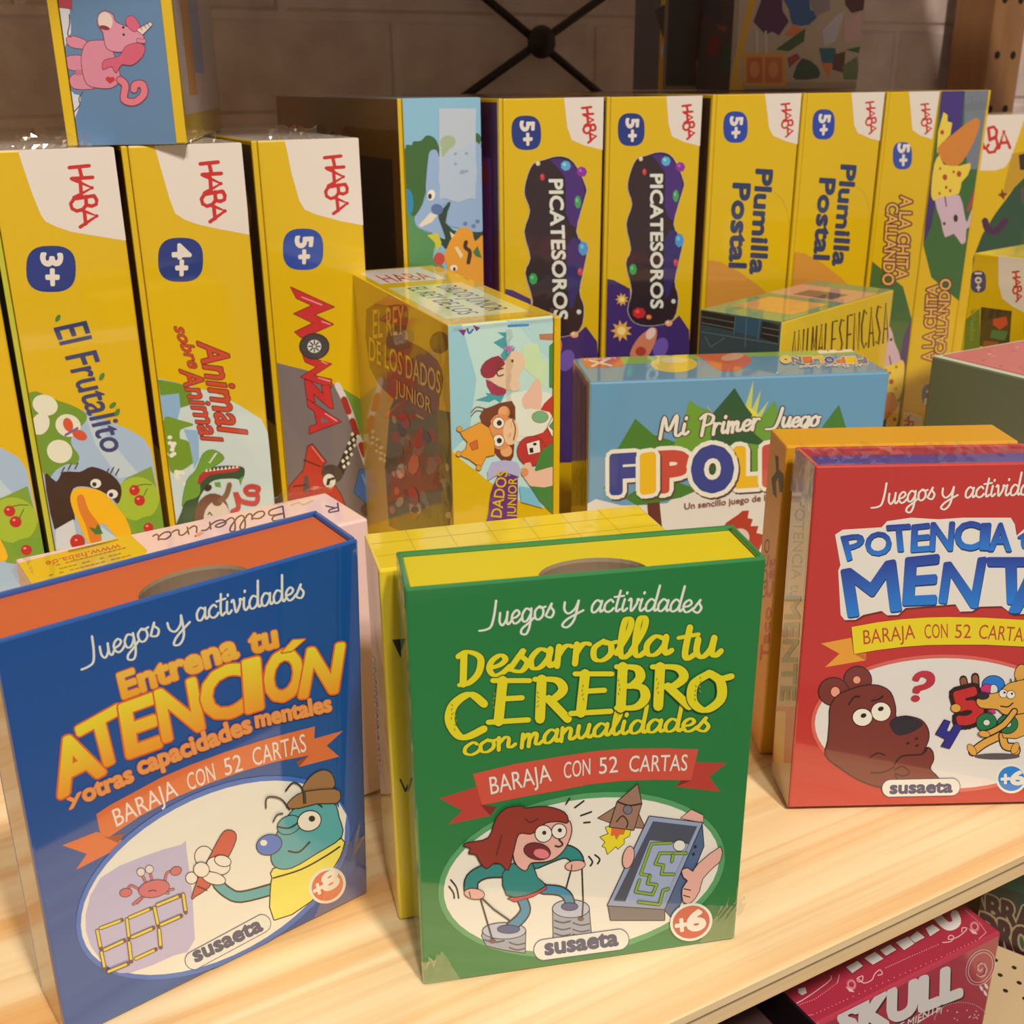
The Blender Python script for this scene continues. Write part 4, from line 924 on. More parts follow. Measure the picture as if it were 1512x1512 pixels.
film(t, [(PKW-.022,PKD-.003,PKH+.0002),(PKW+.0015,PKD-.002,PKH+.0002),(PKW+.003,PKD-.001,PKH+.003),(PKW-.02,PKD+.0005,PKH+.003)], .0018, 12, 3, 51)
film(t, [(-.0015,PKD,PKH-.004),(-.0015,.004,PKH-.004),(.004,.004,PKH+.001),(.004,PKD,PKH+.001)], .0016, 10, 3, 52)
# yellow box behind the green one
YW, YD, YH = .0895, .0295, .1217
MY = pose(-.0371, .2804, 0, .2601, .0212, .0295)
t, p = simple_box('card_box', 'plain yellow card box standing behind the green card box', 'card box', MY, YW, YD, YH, {'*': C(226,188,28), 'L': C(214,168,30)}, M_FILM, .0009)
a = faces(p, MY, YW, YD, YH, 'front'); a.view(520, 880, .3306)
a.poly([(178,196),(238,190),(216,276)], INK); a.line([(215,820),(238,872),(262,814)], 9, C(60,50,40), 0)
a = faces(p, MY, YW, YD, YH, 'left'); a.view(520, 880, .3306)
for k in range(11): a.line([(92+k*2,270+k*50),(102+k*2,285+k*50),(92+k*2,300+k*50),(102+k*2,312+k*50)], 6, C(120,84,30))
a = faces(p, MY, YW, YD, YH, 'top')
for k in range(1, 7): rm(a, .0125*k, .001, .0125*k+.0004, YD-.001, C(206,170,30))
for k in range(1, 3): rm(a, .001, .01*k, YW-.001, .01*k+.0004, C(206,170,30))
p.build('box_body', M_FILM, t)
# orange box behind the red one
OW, OD, OH = .0844, .0212, .1288
MO = pose(.0975, .3725, 0, .0404)
t, p = simple_box('card_box', 'orange card box standing behind the red card box', 'card box', MO, OW, OD, OH, {'*': C(208,142,16), 'L': C(214,134,48)}, M_CARD, .0009)
a = faces(p, MO, OW, OD, OH, 'left'); a.view(1090, 630, .331)
a.poly([(165,125),(180,135),(180,190),(200,210),(200,290),(185,295),(178,225),(168,250),(172,320),(155,300),(148,230),(170,200)], INK)
a.text('GOCO', (122,765), (142,500), (-22,0), C(70,46,30), .0); a.text('Taco Cat', (128,1042), (164,590), (-30,0), C(190,48,36), .04)
p.build('box_body', M_CARD, t)
# ------------------------------------------------------------------ the three card-deck boxes: slipcase, inner box, film
JW, JD, JH = .0977, .0245, .1301
WALL = .0016
def deck(label, M, col, incol, recess, art, side=None, inner_edge=None):
    t = thing('card_box', label, 'card box', M, 'card deck boxes in the front row')
    p = Part(); edge = inner_edge or col
    p.box(0, JW, 0, WALL, 0, JH, {'*': col}, .00075); p.box(0, JW, JD-WALL, JD, 0, JH, {'*': col}, .0005)
    p.box(0, WALL, WALL, JD-WALL, 0, JH, {'*': side or col, 'T': col}, .0005); p.box(JW-WALL, JW, WALL, JD-WALL, 0, JH, {'*': col}, .0005)
    p.box(WALL, JW-WALL, WALL, JD-WALL, 0, .0016, {'*': col}, 0)
    a = Art(p, M, (0, 0, 0), (1, 0, 0), (0, 0, 1), JW, JH); art(a, p)
    sl = p.build('slipcase', M_GLOSS, t)
    q = Part(); g = .0002; z1 = JH-recess; x0, x1, y0, y1 = WALL+g, JW-WALL-g, WALL+g, JD-WALL-g
    nx, nr = JW*.515, .0150; pts = [(x0, y0)]             # top with a half-moon thumb cut at the front
    ys = [(nx+nr*math.cos(PI-k*PI/14), y0+.68*nr*math.sin(k*PI/14)) for k in range(15)]
    for z, c in ((z1, incol),):
        loop = [(x0, y0)]+ys+[(x1, y0), (x1, y1), (x0, y1)]
        tr = tessellate_polygon([[Vector((*v, 0)) for v in loop]])
        for f in tr:
            tri = [(*loop[i], z) for i in f]
            n = (Vector(tri[1])-Vector(tri[0])).cross(Vector(tri[2])-Vector(tri[0]))
            q.face(tri if n.z > 0 else tri[::-1], c)
    for k in range(14):
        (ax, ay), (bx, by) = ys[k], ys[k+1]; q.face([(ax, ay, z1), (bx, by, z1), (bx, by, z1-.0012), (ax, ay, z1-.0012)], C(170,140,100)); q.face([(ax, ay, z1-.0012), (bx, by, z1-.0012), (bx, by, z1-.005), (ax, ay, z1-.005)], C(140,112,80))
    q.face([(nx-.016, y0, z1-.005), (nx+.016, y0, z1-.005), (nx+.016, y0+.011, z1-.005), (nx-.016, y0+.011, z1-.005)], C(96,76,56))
    for A, B in (((x0,y1),(x0,y0)), ((x1,y0),(x1,y1)), ((x1,y1),(x0,y1))): q.face([(*A, .002), (*B, .002), (*B, z1), (*A, z1)], incol)
    o = q.build('inner_box', M_CARD, t); o['label'] = 'inner box with half-moon thumb cut'
    return t
CREAM = C(228,218,196)
def ribbon(a, band, tl, tr, folds, c, cd, words, tc):
    a.poly(tl, c if a.lightt else cd); a.poly(tr, c if a.lightt else cd)
    for f in folds: a.poly(f, a.fold)
    a.poly(band, c)
    for w, BL, BR, up in words: a.text(w, BL, BR, up, tc, -.008)
BK = C(40,28,24)
def art_green(a, p):
    a.view(520, 740, .41005)
    for tx, BL, BR, xh, bd in (('Juegos',(482,458),(728,416),46,0),('y',(755,412),(832,402),46,0),('actividades',(856,402),(1256,402),44,6)): a.script(tx, BL, BR, xh, CREAM, 8.5, .2, .2, bend=bd)
    GY_ = C(226,204,24); DK = C(18,70,32)
    for tx, BL, BR, xh, w, bd in (('D',(385,662),(478,640),56,26,0),('esarrolla',(482,632),(1145,550),68,23,8),('tu',(1172,572),(1322,556),66,24,0),('con',(398,918),(588,884),42,15,0),('manualidades',(604,888),(1284,828),46,15,16)): a.script(tx, BL, BR, xh, GY_, w, .5, .2, DK, 7, bd)
    for ch, x0, x1, yb, yt in (('C',335,482,850,695),('E',490,642,792,645),('R',650,778,782,640),('E',786,938,760,620),('B',938,1064,742,594),('R',1072,1214,735,594),('O',1205,1364,752,614)):
        a.strokes([[(x0+(x1-x0)*u, yb+(yt-yb)*v) for u, v in (smooth_pts(st, 6) if len(st) > 2 else st)] for st in SLAB[ch]], 36, GY_, .5, DK, 8)
    for ch, x, y in ((0,360,760),(0,510,720),(0,668,715),(0,830,690),(0,960,670),(0,1098,665),(0,1235,690),(0,1250,660),(0,372,800)):
        for k in range(4): a.line([(x+random.uniform(-4,4), y-30+k*16), (x+random.uniform(-4,4), y-24+k*16)], 4, C(150,140,20), 0)
    a.view(560, 1080, .3836)
    a.lightt = False; a.fold = C(130,34,26)
    ribbon(a, [(360,163),(520,125),(700,95),(840,74),(950,65),(1100,64),(1228,68),(1200,188),(1060,186),(930,190),(810,203),(700,225),(550,252),(395,283)],
           [(232,258),(378,212),(400,285),(452,290),(428,324),(265,358),(320,305)], [(1205,118),(1337,122),(1270,175),(1312,232),(1140,212),(1165,186),(1200,188)],
           [[(390,282),(453,289),(428,324)],[(1163,187),(1200,188),(1142,212)]], C(208,76,52), C(186,58,42),
           (('BARAJA',(430,242),(664,190),(-8,-66)),('CON',(710,181),(812,165),(0,-62)),('52',(846,163),(918,156),(0,-62)),('CARTAS',(960,155),(1184,150),(4,-62))), CREAM)
    a.ell(778, 550, 558, 308, -10, C(88,152,88), n=48); a.ell(778, 550, 536, 287, -10, C(236,224,206), n=48)
    SK, TL, HR = C(232,168,138), C(34,128,112), C(146,46,32)
    a.poly([(1160,332),(1200,300),(1246,322),(1246,350)], SK, 0, BK, 5)
    a.poly([(395,785),(400,768),(480,735),(562,765),(560,850),(480,838),(412,822)], C(158,154,150), 0, BK, 7); a.ell(480,765,82,30,0,C(186,182,178),BK,7)
    a.poly([(668,680),(806,680),(815,785),(670,802)], C(158,154,150), 0, BK, 7); a.ell(737,680,70,33,0,C(186,182,178),BK,7)
    for x0, x1, ys in ((405,480,(800,)),(500,560,(810,830)),(674,735,(725,752,775)),(745,808,(735,760,778))):
        for y in ys: a.line([(x0,y),((x0+x1)/2,y+9),(x1,y+3)], 5, C(70,66,66))
    a.line([(545,636),(562,680),(545,715),(505,750)], 44, BK); a.line([(545,636),(562,680),(545,715),(505,750)], 32, C(60,134,150))
    a.line([(628,605),(690,610),(722,630),(735,662)], 42, BK); a.line([(628,605),(690,610),(722,630),(735,662)], 30, C(60,134,150))
    a.ell(497,758,42,15,0,C(70,84,116),BK,5); a.ell(732,671,31,14,0,C(70,84,116),BK,5)
    a.poly([(495,640),(560,622),(638,583),(642,602),(590,632),(520,652)], C(206,66,66), 0, BK, 6)
    for q in ([(505,532),(410,535),(358,565),(352,606)],[(598,502),(700,462),(745,472),(762,497)]): a.line(q, 58, BK); a.line(q, 46, TL)
    a.poly([(475,545),(515,505),(555,528),(582,498),(606,560),(636,590),(560,626),(490,624)], TL, 2, BK, 8)
    for q in ([(385,628),(436,802)],[(385,628),(440,680),(500,722)],[(738,528),(718,602)],[(779,512),(784,650),(780,716)]): a.line(q, 6, BK, 0)
    a.ell(436,803,12,8,0,C(110,66,50)); a.ell(775,719,12,8,0,C(110,66,50))
    a.ell(365,620,38,19,8,SK,BK,6); a.ell(753,513,38,18,-8,SK,BK,6); a.line([(345,612),(350,632)], 4, BK, 0); a.line([(740,510),(738,528)], 4, BK, 0)
    a.poly([(520,395),(585,372),(640,345),(720,335),(737,380),(715,440),(680,478),(640,495),(582,500),(560,530),(520,492)], SK, 3, BK, 9)
    a.poly([(325,432),(345,424),(420,405),(450,330),(490,292),(548,284),(560,292),(640,286),(710,308),(722,345),(690,340),(640,345),(610,370),(580,388),(535,388),(515,450),(495,526),(470,505),(440,500),(412,520),(390,500),(372,468),(345,462),(352,445)], HR, 3, BK, 9)
    for q in ([(560,330),(580,345),(610,330)],[(470,395),(450,470)]): a.line(q, 5, C(90,26,20))
    for x, y, r in ((630,388,31),(690,378,27)): a.ell(x,y,r,r,0,C(240,232,218),BK,7); a.ell(x+3,y-4,8,8,0,BK)
    a.ell(606,455,50,30,12,C(120,30,34),BK,7); a.ell(622,464,30,18,12,C(226,120,116)); a.line([(690,410),(704,428),(690,437),(676,434)], 6, BK)
    for q in ([(718,272),(731,252)],[(752,292),(787,266)],[(775,323),(816,308)],[(787,350),(810,348)],[(806,480),(820,500),(812,516)],[(830,474),(848,490),(840,508)],[(275,570),(297,600),(305,640)],[(268,595),(285,620),(288,640)]): a.line(q, 7, BK)
    RB = C(158,114,84)
    a.poly([(890,363),(870,368),(882,392),(850,405),(870,424),(858,440),(870,445),(878,470),(910,440),(918,450),(942,428),(940,412),(962,400),(968,368)], C(234,208,30), 0, BK, 5); a.poly([(893,368),(890,400),(905,398),(912,416),(925,395),(940,395),(948,372)], C(222,104,44))
    a.poly([(912,288),(842,332),(890,350)], RB, 0, BK, 6); a.poly([(998,318),(1022,370),(972,366)], RB, 0, BK, 6)
    a.poly([(993,202),(1008,275),(978,376),(886,364),(916,268)], RB, 0, BK, 7); a.line([(916,268),(960,282),(1008,275)], 6, BK); a.ell(955,298,16,16,0,C(120,110,110),BK,5); a.line([(912,345),(935,322),(955,345),(950,368)], 5, BK)
    GB = C(92,100,112)
    a.poly([(1240,348),(1247,440),(1132,722),(1094,680)], C(78,98,122), 0, BK, 7); a.poly([(880,665),(1096,678),(1096,723),(890,723)], C(120,108,98), 0, BK, 7)
    a.poly([(1038,324),(1241,349),(1096,680),(878,666)], C(150,158,166), 0, BK, 7); a.poly([(1052,342),(1222,362),(1086,660),(900,648)], C(74,76,82)); a.poly([(1040,415),(1188,430),(1086,660),(945,652)], C(160,166,176))
    for q in ([(1122,425),(1046,428),(1004,545),(1040,550)],[(1180,464),(1078,464),(1060,505),(1092,510),(1084,545),(1132,545)],[(1040,550),(1030,580),(1066,585),(1050,622),(984,612),(1000,566)],[(1110,600),(1090,606),(1076,660),(996,650)],[(1128,470),(1124,495)]): a.line(q, 13, C(60,80,30), 0); a.line(q, 8, C(140,168,50), 0)
    a.ell(1153,434,22,20,0,C(230,220,206),BK,4); a.ell(1208,468,5,6,0,BK); a.ell(1215,440,5,6,0,BK)
    a.ell(957,480,20,42,12,SK,BK,6); a.poly([(1310,440),(1225,505),(1205,535),(1185,522),(1163,530),(1170,556),(1185,570),(1165,600),(1168,650),(1198,652),(1228,610),(1242,560),(1290,510),(1310,490)], SK, 2, BK, 6)
    for q in ([(1170,600),(1195,605)],[(1168,625),(1192,632)]): a.line(q, 4, BK, 0)
    pill(a, 777, 818, 366, 78, -8, (640,856), (917,818), 44, 6)
    a.ell(1198,728,83,72,-20,C(232,220,204),n=32); a.ell(1198,728,72,62,-20,C(204,84,56),n=32); a.text('+', (1140,765),(1185,758),(-3,-45),C(236,226,210),.04,fit=True); a.text('6',(1185,762),(1250,752),(-2,-72),C(236,226,210),.06,fit=True)
def art_blue(a, p):
    a.view(0, 720, .37037)
    for tx, BL, BR, xh in (('Juegos',(352,708),(640,584),50),('y',(676,592),(760,545),50),('actividades',(782,534),(1214,436),50)): a.script(tx, BL, BR, xh, CREAM, 9.5, .2, .16)
    OR, GO, G2 = C(222,96,36), C(238,160,36), C(236,190,36)
    a.text('Entrena', (492,838),(950,672),(-22,-92),GO,.05,OR,.03,C(240,180,60)); a.text('tu',(1002,660),(1106,632),(-12,-88),GO,.05,OR,.03,C(240,180,60))
    for ch, BL, BR, TL, TR in (('T',(362,1132),(508,1062),(308,960),(470,870)),('A',(240,1230),(412,1132),(196,1024),(345,975)),('E',(512,1070),(636,1026),(480,872),(606,826)),('N',(655,1006),(806,956),(622,816),(772,764)),('C',(815,935),(978,888),(798,746),(968,698)),('I',(985,890),(1040,872),(972,695),(1026,681)),('O',(1058,856),(1196,824),(1062,668),(1196,638)),('N',(1196,830),(1336,808),(1230,646),(1364,624))):
        a.text(ch, BL, BR, (TL[0]-BL[0],TL[1]-BL[1]), C(240,150,34), .036, OR, .024, C(238,206,40), (TR[0]-BR[0],TR[1]-BR[1]))
    a.poly([(1120,655),(1165,605),(1212,602),(1160,648)], C(238,196,40), 0, OR, 10)
    LO = C(236,150,70)
    for tx, BL, BR, up in (('y',(272,1268),(326,1240),(-8,-42)),('otras',(338,1252),(532,1166),(-20,-62)),('capacidades',(556,1142),(1002,968),(-18,-66)),('mentales',(1020,952),(1318,886),(-8,-62))): a.text(tx, BL, BR, up, LO, .04, OR, .03)
    a.view(0, 1040, .37037)
    a.lightt = True; a.fold = C(156,66,30)
    ribbon(a, [(383,437),(440,400),(640,292),(760,240),(900,188),(1080,132),(1255,87),(1248,200),(1100,228),(980,262),(840,312),(700,370),(560,444),(435,528),(402,528)],
           [(248,562),(385,508),(430,520),(495,545),(440,590),(302,660),(346,596)], [(1240,140),(1368,105),(1302,165),(1352,208),(1192,250),(1225,205)],
           [[(415,528),(496,514),(470,552)],[(1192,250),(1182,228),(1232,202)]], C(226,108,50), C(226,108,50),
           (('BARAJA',(464,488),(712,362),(-20,-66)),('CON',(752,344),(860,300),(-12,-66)),('52',(898,284),(968,262),(-10,-66)),('CARTAS',(1010,246),(1222,186),(-8,-70))), C(240,214,190))
    a.ell(848, 690, 594, 333, -28.3, C(60,106,166), n=48); a.ell(848, 690, 574, 313, -28.3, C(236,220,200), n=48)
    a.poly([(722,558),(742,575),(776,935),(690,1000),(520,1068),(440,1052),(360,960),(340,838),(400,690),(560,608)], C(190,174,190), 2)
    CB = C(206,96,96)
    for q in ([(560,740),(520,720),(505,748)],[(655,710),(665,670),(700,660)],[(570,765),(545,790)],[(660,740),(690,735)],[(578,705),(562,672)],[(605,700),(596,664)],[(640,745),(670,750)],[(560,770),(530,795)]): a.line(q, 12, BK); a.line(q, 8, CB)
    a.ell(612,732,62,33,-12,CB,BK,5); a.ell(500,748,24,16,-10,CB,BK,5); a.ell(700,662,22,16,-20,CB,BK,5)
    for x, y in ((560,666),(594,655)): a.ell(x,y,15,15,0,PAPER,BK,5)
    a.line([(590,742),(606,738),(620,740)], 4, BK)
    MA = C(228,196,60)
    for q in (((400,890),(485,858)),((386,900),(400,970)),((515,848),(600,812)),((504,855),(513,930)),((614,808),(629,880)),((625,797),(715,760)),((728,755),(738,825)),((415,975),(495,938)),((525,925),(610,888)),((640,875),(720,840)),((402,985),(415,1050)),((512,945),(521,1020)),((632,895),(638,965)),((430,1060),(508,1028)),((540,1012),(620,975))):
        a.line(list(q), 17, C(96,60,36), 0); a.line(list(q), 10, MA, 0); e = q[1]; a.ell(e[0],e[1],7,7,0,C(120,60,40),n=8)
    TQ = C(84,160,150)
    for ww, cc in ((50,BK),(36,TQ)): a.line([(868,715),(905,748),(960,766),(1085,735)], ww, cc)
    a.ell(812,605,36,40,0,C(240,228,212),BK,7); a.ell(762,690,22,22,0,C(240,228,212),BK,7)
    a.poly([(764,768),(790,690),(838,600),(880,520),(905,500),(932,508),(938,535),(915,590),(870,660),(830,725),(776,762)], C(206,72,52), 2, BK, 8); a.line([(785,722),(822,738)], 6, BK, 0)
    for x, y, r, q in ((868,640,46,34),(850,690,46,22),(885,620,32,20),(800,655,30,28)): a.ell(x,y,r,q,15,C(240,228,212),BK,7)
    a.poly([(1088,655),(1220,612),(1358,535),(1362,580),(1332,640),(1240,780),(1092,856),(1078,740),(1085,690)], C(240,216,84), 2, BK, 9)
    a.poly([(1350,390),(1380,440),(1370,520),(1352,500)], C(240,228,212))
    a.poly([(1080,600),(1105,510),(1150,440),(1205,395),(1320,388),(1348,450),(1358,525),(1260,590),(1160,648),(1098,645)], TQ, 3, BK, 9)
    a.line([(1088,690),(1200,655),(1300,600),(1352,565)], 6, BK)
    a.ell(1150,478,48,34,-25,TQ,BK,8); a.line([(1106,485),(1150,490),(1190,465)], 7, BK); a.ell(1230,461,46,38,-18,C(242,234,220),BK,8); a.ell(1240,452,13,12,0,BK)
    a.ell(1070,556,50,38,-18,C(76,112,176),BK,8); a.ell(1048,548,14,12,0,C(236,230,226))
    a.line([(1148,582),(1190,586),(1232,546)], 7, BK); a.line([(1232,388),(1262,392),(1280,405)], 6, BK)
    HT = C(160,108,62)
    a.poly([(1208,345),(1235,290),(1285,262),(1322,280),(1324,335)], HT, 3, BK, 8); a.poly([(1140,405),(1165,370),(1215,345),(1330,335),(1352,355),(1340,388),(1260,390),(1190,408)], HT, 2, BK, 8); a.line([(1212,345),(1215,390)], 5, BK, 0)
    for q in ([(1208,390),(1200,330),(1165,308),(1135,340)],[(1150,415),(1115,372),(1062,366),(1056,408)],[(1085,462),(1100,436),(1122,430)]): a.line(q, 7, BK)
    pill(a, 907, 945, 376, 70, -28.5, (780,1024), (1046,896), 44, 6)
    a.ell(1303,720,78,68,-40,C(234,218,204),n=32); a.ell(1303,720,66,57,-40,C(220,100,56),n=32); a.text('+',(1254,762),(1290,742),(-10,-38),C(240,226,210),.04,fit=True); a.text('8',(1290,746),(1350,716),(-12,-64),C(240,226,210),.06,fit=True)
def art_red(a, p):
    a.view(1100, 600, .27249)
    for tx, BL, BR, xh in (('Juegos',(716,540),(1028,500),58),('y',(1060,505),(1152,492),58),('actividades',(1188,497),(1690,470),58)): a.script(tx, BL, BR, xh, CREAM, 11, .2, .2)
    BLB = [(488,695),(530,668),(740,655),(770,622),(900,603),(1050,612),(1180,603),(1440,603),(1462,640),(1472,700),(1540,640),(1640,640),(1700,780),(1900,800),(1900,1100),(1450,1128),(1390,1082),(1270,1085),(1230,1110),(1165,1112),(1140,1072),(870,1092),(830,1130),(770,1132),(740,1108),(640,1130),(600,1156),(540,1158),(518,1130),(505,890),(517,860)]
    a.poly([(x+6,y+10) for x,y in BLB], C(116,26,26)); a.poly(BLB, C(232,214,192))
    B1, B2, BS = C(28,118,186), C(34,62,136), C(20,40,90)
    for ch, BL, BR, TL, TR in (('P',(556,832),(642,800),(522,708),(640,688)),('O',(655,808),(792,796),(655,690),(785,678)),('T',(780,782),(905,778),(770,648),(890,640)),('E',(902,785),(1000,778),(908,645),(996,635)),('N',(1005,778),(1118,776),(1012,632),(1130,628)),('C',(1142,775),(1268,768),(1138,630),(1270,626)),('I',(1275,770),(1315,772),(1282,636),(1326,634)),('A',(1322,776),(1436,778),(1340,636),(1428,632)),('t',(1480,770),(1560,770),(1480,660),(1560,660)),('u',(1570,775),(1660,775),(1570,680),(1660,680)),
        ('M',(565,1132),(838,1098),(528,892),(806,838)),('E',(862,1068),(1026,1062),(878,826),(1046,808)),('N',(1056,1056),(1252,1086),(1084,852),(1300,822)),('T',(1345,1062),(1545,1062),(1318,826),(1560,826)),('A',(1440,1108),(1700,1110),(1500,850),(1640,850)),('L',(1710,1110),(1860,1110),(1720,850),(1840,850))):
        up, upr = (TL[0]-BL[0],TL[1]-BL[1]), (TR[0]-BR[0],TR[1]-BR[1])
        a.text(ch, (BL[0]+2,BL[1]+6), (BR[0]+2,BR[1]+6), up, BS, .032, upr=upr); a.text(ch, BL, BR, up, B1, .03, col2=B2, upr=upr)
    a.lightt = False; a.fold = C(196,104,40)
    ribbon(a, [(576,1194),(720,1168),(850,1152),(980,1143),(1100,1140),(1300,1144),(1512,1156),(1640,1170),(1640,1315),(1512,1300),(1300,1290),(1100,1290),(980,1292),(850,1302),(720,1318),(590,1340)],
           [(412,1285),(576,1254),(590,1340),(655,1338),(655,1376),(434,1413),(512,1340)], [(1640,1240),(1800,1260),(1730,1330),(1800,1400),(1560,1380),(1600,1310)],
           [[(590,1340),(650,1335),(655,1376)]], C(232,200,20), C(232,150,42),
           (('BARAJA',(642,1288),(922,1256),(-4,-76)),('CON',(972,1256),(1098,1252),(-2,-76)),('52',(1136,1254),(1222,1254),(2,-74)),('CARTAS',(1262,1256),(1535,1276),(10,-76))), C(190,72,36))
    a.view(1100, 940, .27249)
    a.ell(1080,470,722,374,0,C(214,96,76),n=56); a.ell(1080,470,702,354,0,C(226,210,188),n=56)
    BR_ = C(120,48,38); OUT = C(46,24,22)
    a.ell(610,236,74,74,0,BR_,OUT,10); a.ell(480,297,80,74,0,BR_,OUT,10); a.ell(488,297,24,27,0,C(236,150,110),OUT,6); a.ell(605,233,20,20,0,C(236,150,110),OUT,6)
    a.poly([(462,380),(500,320),(560,290),(640,266),(720,264),(785,300),(812,380),(816,436),(870,430),(950,450),(988,500),(990,560),(955,635),(985,600),(1012,620),(1018,665),(1000,715),(1045,765),(1050,815),(760,815),(620,772),(520,710),(438,640),(450,560),(458,460)], BR_, 3, OUT, 11)
    a.poly([(462,395),(520,330),(600,300),(560,420),(480,470)], BR_)
    a.line([(808,690),(850,645),(955,635),(985,600)], 9, OUT); a.line([(810,720),(850,700),(890,735),(850,752),(812,740),(820,765)], 8, OUT); a.line([(680,735),(750,732),(805,705)], 6, OUT); a.line([(560,365),(590,325),(620,322)], 9, OUT); a.line([(685,345),(720,338),(745,320)], 9, OUT); a.line([(672,655),(718,628),(756,640)], 8, OUT)
    a.ell(735,404,52,50,0,C(236,226,210),OUT,9); a.ell(634,434,52,46,0,C(236,226,210),OUT,9); a.ell(640,424,16,12,-20,OUT); a.ell(734,388,16,12,-20,OUT)
    a.poly([(785,470),(815,438),(870,430),(955,462),(940,490),(880,520),(820,525)], C(44,38,44), 3, OUT, 6)
    for x, y in ((882,575),(928,550),(930,588)): a.ell(x,y,11,6,-30,OUT)
    for x in (1,): a.poly([(905,232),(920,200),(960,182),(1005,188),(1028,215),(1022,255),(985,280),(950,290),(942,305),(908,300),(915,268),(965,255),(985,230),(960,215),(945,225),(938,240)], C(186,44,52), 2); a.ell(922,332,24,18,0,C(186,44,52))
    a.line([(1160,250),(1195,250)], 2, OUT, 0); a.line([(1182,230),(1198,310)], 44, OUT, 0); a.line([(1182,235),(1196,308)], 32, C(146,84,50), 0); a.line([(1246,215),(1250,290),(1190,300)], 44, OUT, 0); a.line([(1246,220),(1250,290),(1190,300)], 30, C(146,84,50), 0)
    a.ell(1345,262,60,50,0,C(32,116,180),OUT,9); a.ell(1345,285,22,26,0,C(226,210,188),OUT,7); a.poly([(1272,280),(1300,255),(1330,262),(1325,300),(1275,306)], C(206,50,100), 0, OUT, 6)
    a.text('5', (1165,472),(1290,440),(-42,-160),OUT,.16,fit=True); a.text('5', (1165,472),(1290,440),(-42,-160),C(196,44,40),.06,fit=True)
    a.poly([(1078,448),(1108,458),(1088,508),(1108,516),(1138,468),(1172,486),(1106,602),(1062,590),(1086,552),(1032,524)], C(42,42,116), 0, OUT, 7)
    DG, GN = C(222,158,62), C(30,112,62)
    a.line([(1512,500),(1440,510)], 30, OUT, 0)
    for q in ([(1395,530),(1300,575),(1232,625)],[(1395,535),(1410,590),(1462,600),(1468,620)]): a.line(q, 50, OUT); a.line(q, 36, DG)
    a.ell(1228,612,18,34,-35,DG,OUT,6); a.ell(1462,602,18,32,25,DG,OUT,6)
    a.poly([(1390,430),(1470,380),(1560,380),(1540,520),(1400,545)], DG, 2, OUT, 8)
    for x, y in ((1306,462),(1420,470)): a.ell(x,y,54,50,0,GN,OUT,8); a.ell(x,y,17,15,0,C(226,210,188),OUT,6)
    a.ell(1492,196,30,46,15,DG,OUT,8)
    a.poly([(1252,340),(1300,312),(1370,300),(1410,262),(1450,244),(1540,240),(1560,380),(1470,415),(1400,415),(1362,388),(1275,380)], DG, 3, OUT, 8)
    a.line([(1440,240),(1436,225)], 6, OUT, 0); a.line([(1465,240),(1462,222)], 6, OUT, 0)
    for x, y in ((1396,304),(1436,310)): a.ell(x,y,22,21,0,C(236,226,210),OUT,6); a.ell(x+6,y-6,6,6,0,OUT)
    a.ell(1285,316,36,22,0,C(44,38,44)); a.line([(1382,372),(1420,376),(1448,355)], 7, OUT); a.poly([(1310,395),(1345,388),(1355,410),(1330,408)], C(206,50,100), 0, OUT, 4)
    for ww, cc in ((40,OUT),(26,DG)): a.line([(1456,400),(1400,470),(1330,512),(1288,522)], ww, cc)
    a.ell(1292,522,30,16,10,DG,OUT,6); a.ell(1140,384,26,22,0,DG,OUT,6)
    a.ell(1365,646,124,17,0,C(90,80,72))
    pill(a, 952, 815, 420, 92, -1.5, (785,846), (1118,838), 46, 7)
    a.ell(1442,768,84,80,0,C(230,220,208),n=32); a.ell(1442,768,71,67,0,C(32,122,186),n=32); a.text('+',(1388,795),(1432,792),(0,-48),C(236,228,214),.04,fit=True); a.text('6',(1440,800),(1512,798),(0,-70),C(236,228,214),.06,fit=True)
    b = Art(p, a.M, (0, JD, 0), (0, -1, 0), (0, 0, 1), JD, JH); b.view(1090, 630, .331)
    rm(b, 0, 0, JD, JH, C(196,150,110)); b.poly([(120,1500),(330,1500),(330,1250),(150,1250)], C(196,90,60)); b.poly([(250,430),(320,420),(290,760),(220,740)], C(214,160,60)); b.poly([(170,1270),(215,1270),(205,1500),(160,1500)], C(214,160,50)); b.poly([(190,905),(272,910),(270,935),(190,935)], C(186,60,44))
    b.text('POTENCIA tu', (255,330), (232,760), (45,0), C(110,110,60), .0); b.text('MENTE', (215,760), (190,1220), (62,0), C(96,100,60), .05)
gbox = deck('green card deck box with a yellow inner box, in the middle of front row', pose(-.0275, .2538, 0, .1846), C(30,116,52), C(206,176,18), .0012, art_green)
bbox = deck('dark blue card deck box with an orange inner box, at lower left', pose(-.1259, .2341, 0, .6624, -.0667), C(8,75,130), C(190,84,32), .0012, art_blue, C(118,84,54))  # brown left side has a wood-like film reflection put into its colour
rbox = deck('red card deck box with a blue inner box, leaning at right', pose(.1003, .3362, 0, .023, .0564, JD), C(192,46,38), C(44,66,130), .0030, art_red)
film(gbox, [(JW-.012,-.0004,.001),(JW+.0006,-.0004,.001),(JW+.003,-.0006,.018),(JW-.004,-.0006,.018)], .0009, 10, 5, 61)
film(gbox, [(0,-.0004,.0005),(.011,-.0004,.0005),(.006,-.0005,.013),(-.0006,-.0005,.012)], .0007, 8, 4, 62)
film(gbox, [(-.0006,0,JH-.012),(-.0006,JD,JH-.012),(-.0006,JD,JH+.0006),(-.0006,0,JH+.0006)], .0006, 10, 4, 66)
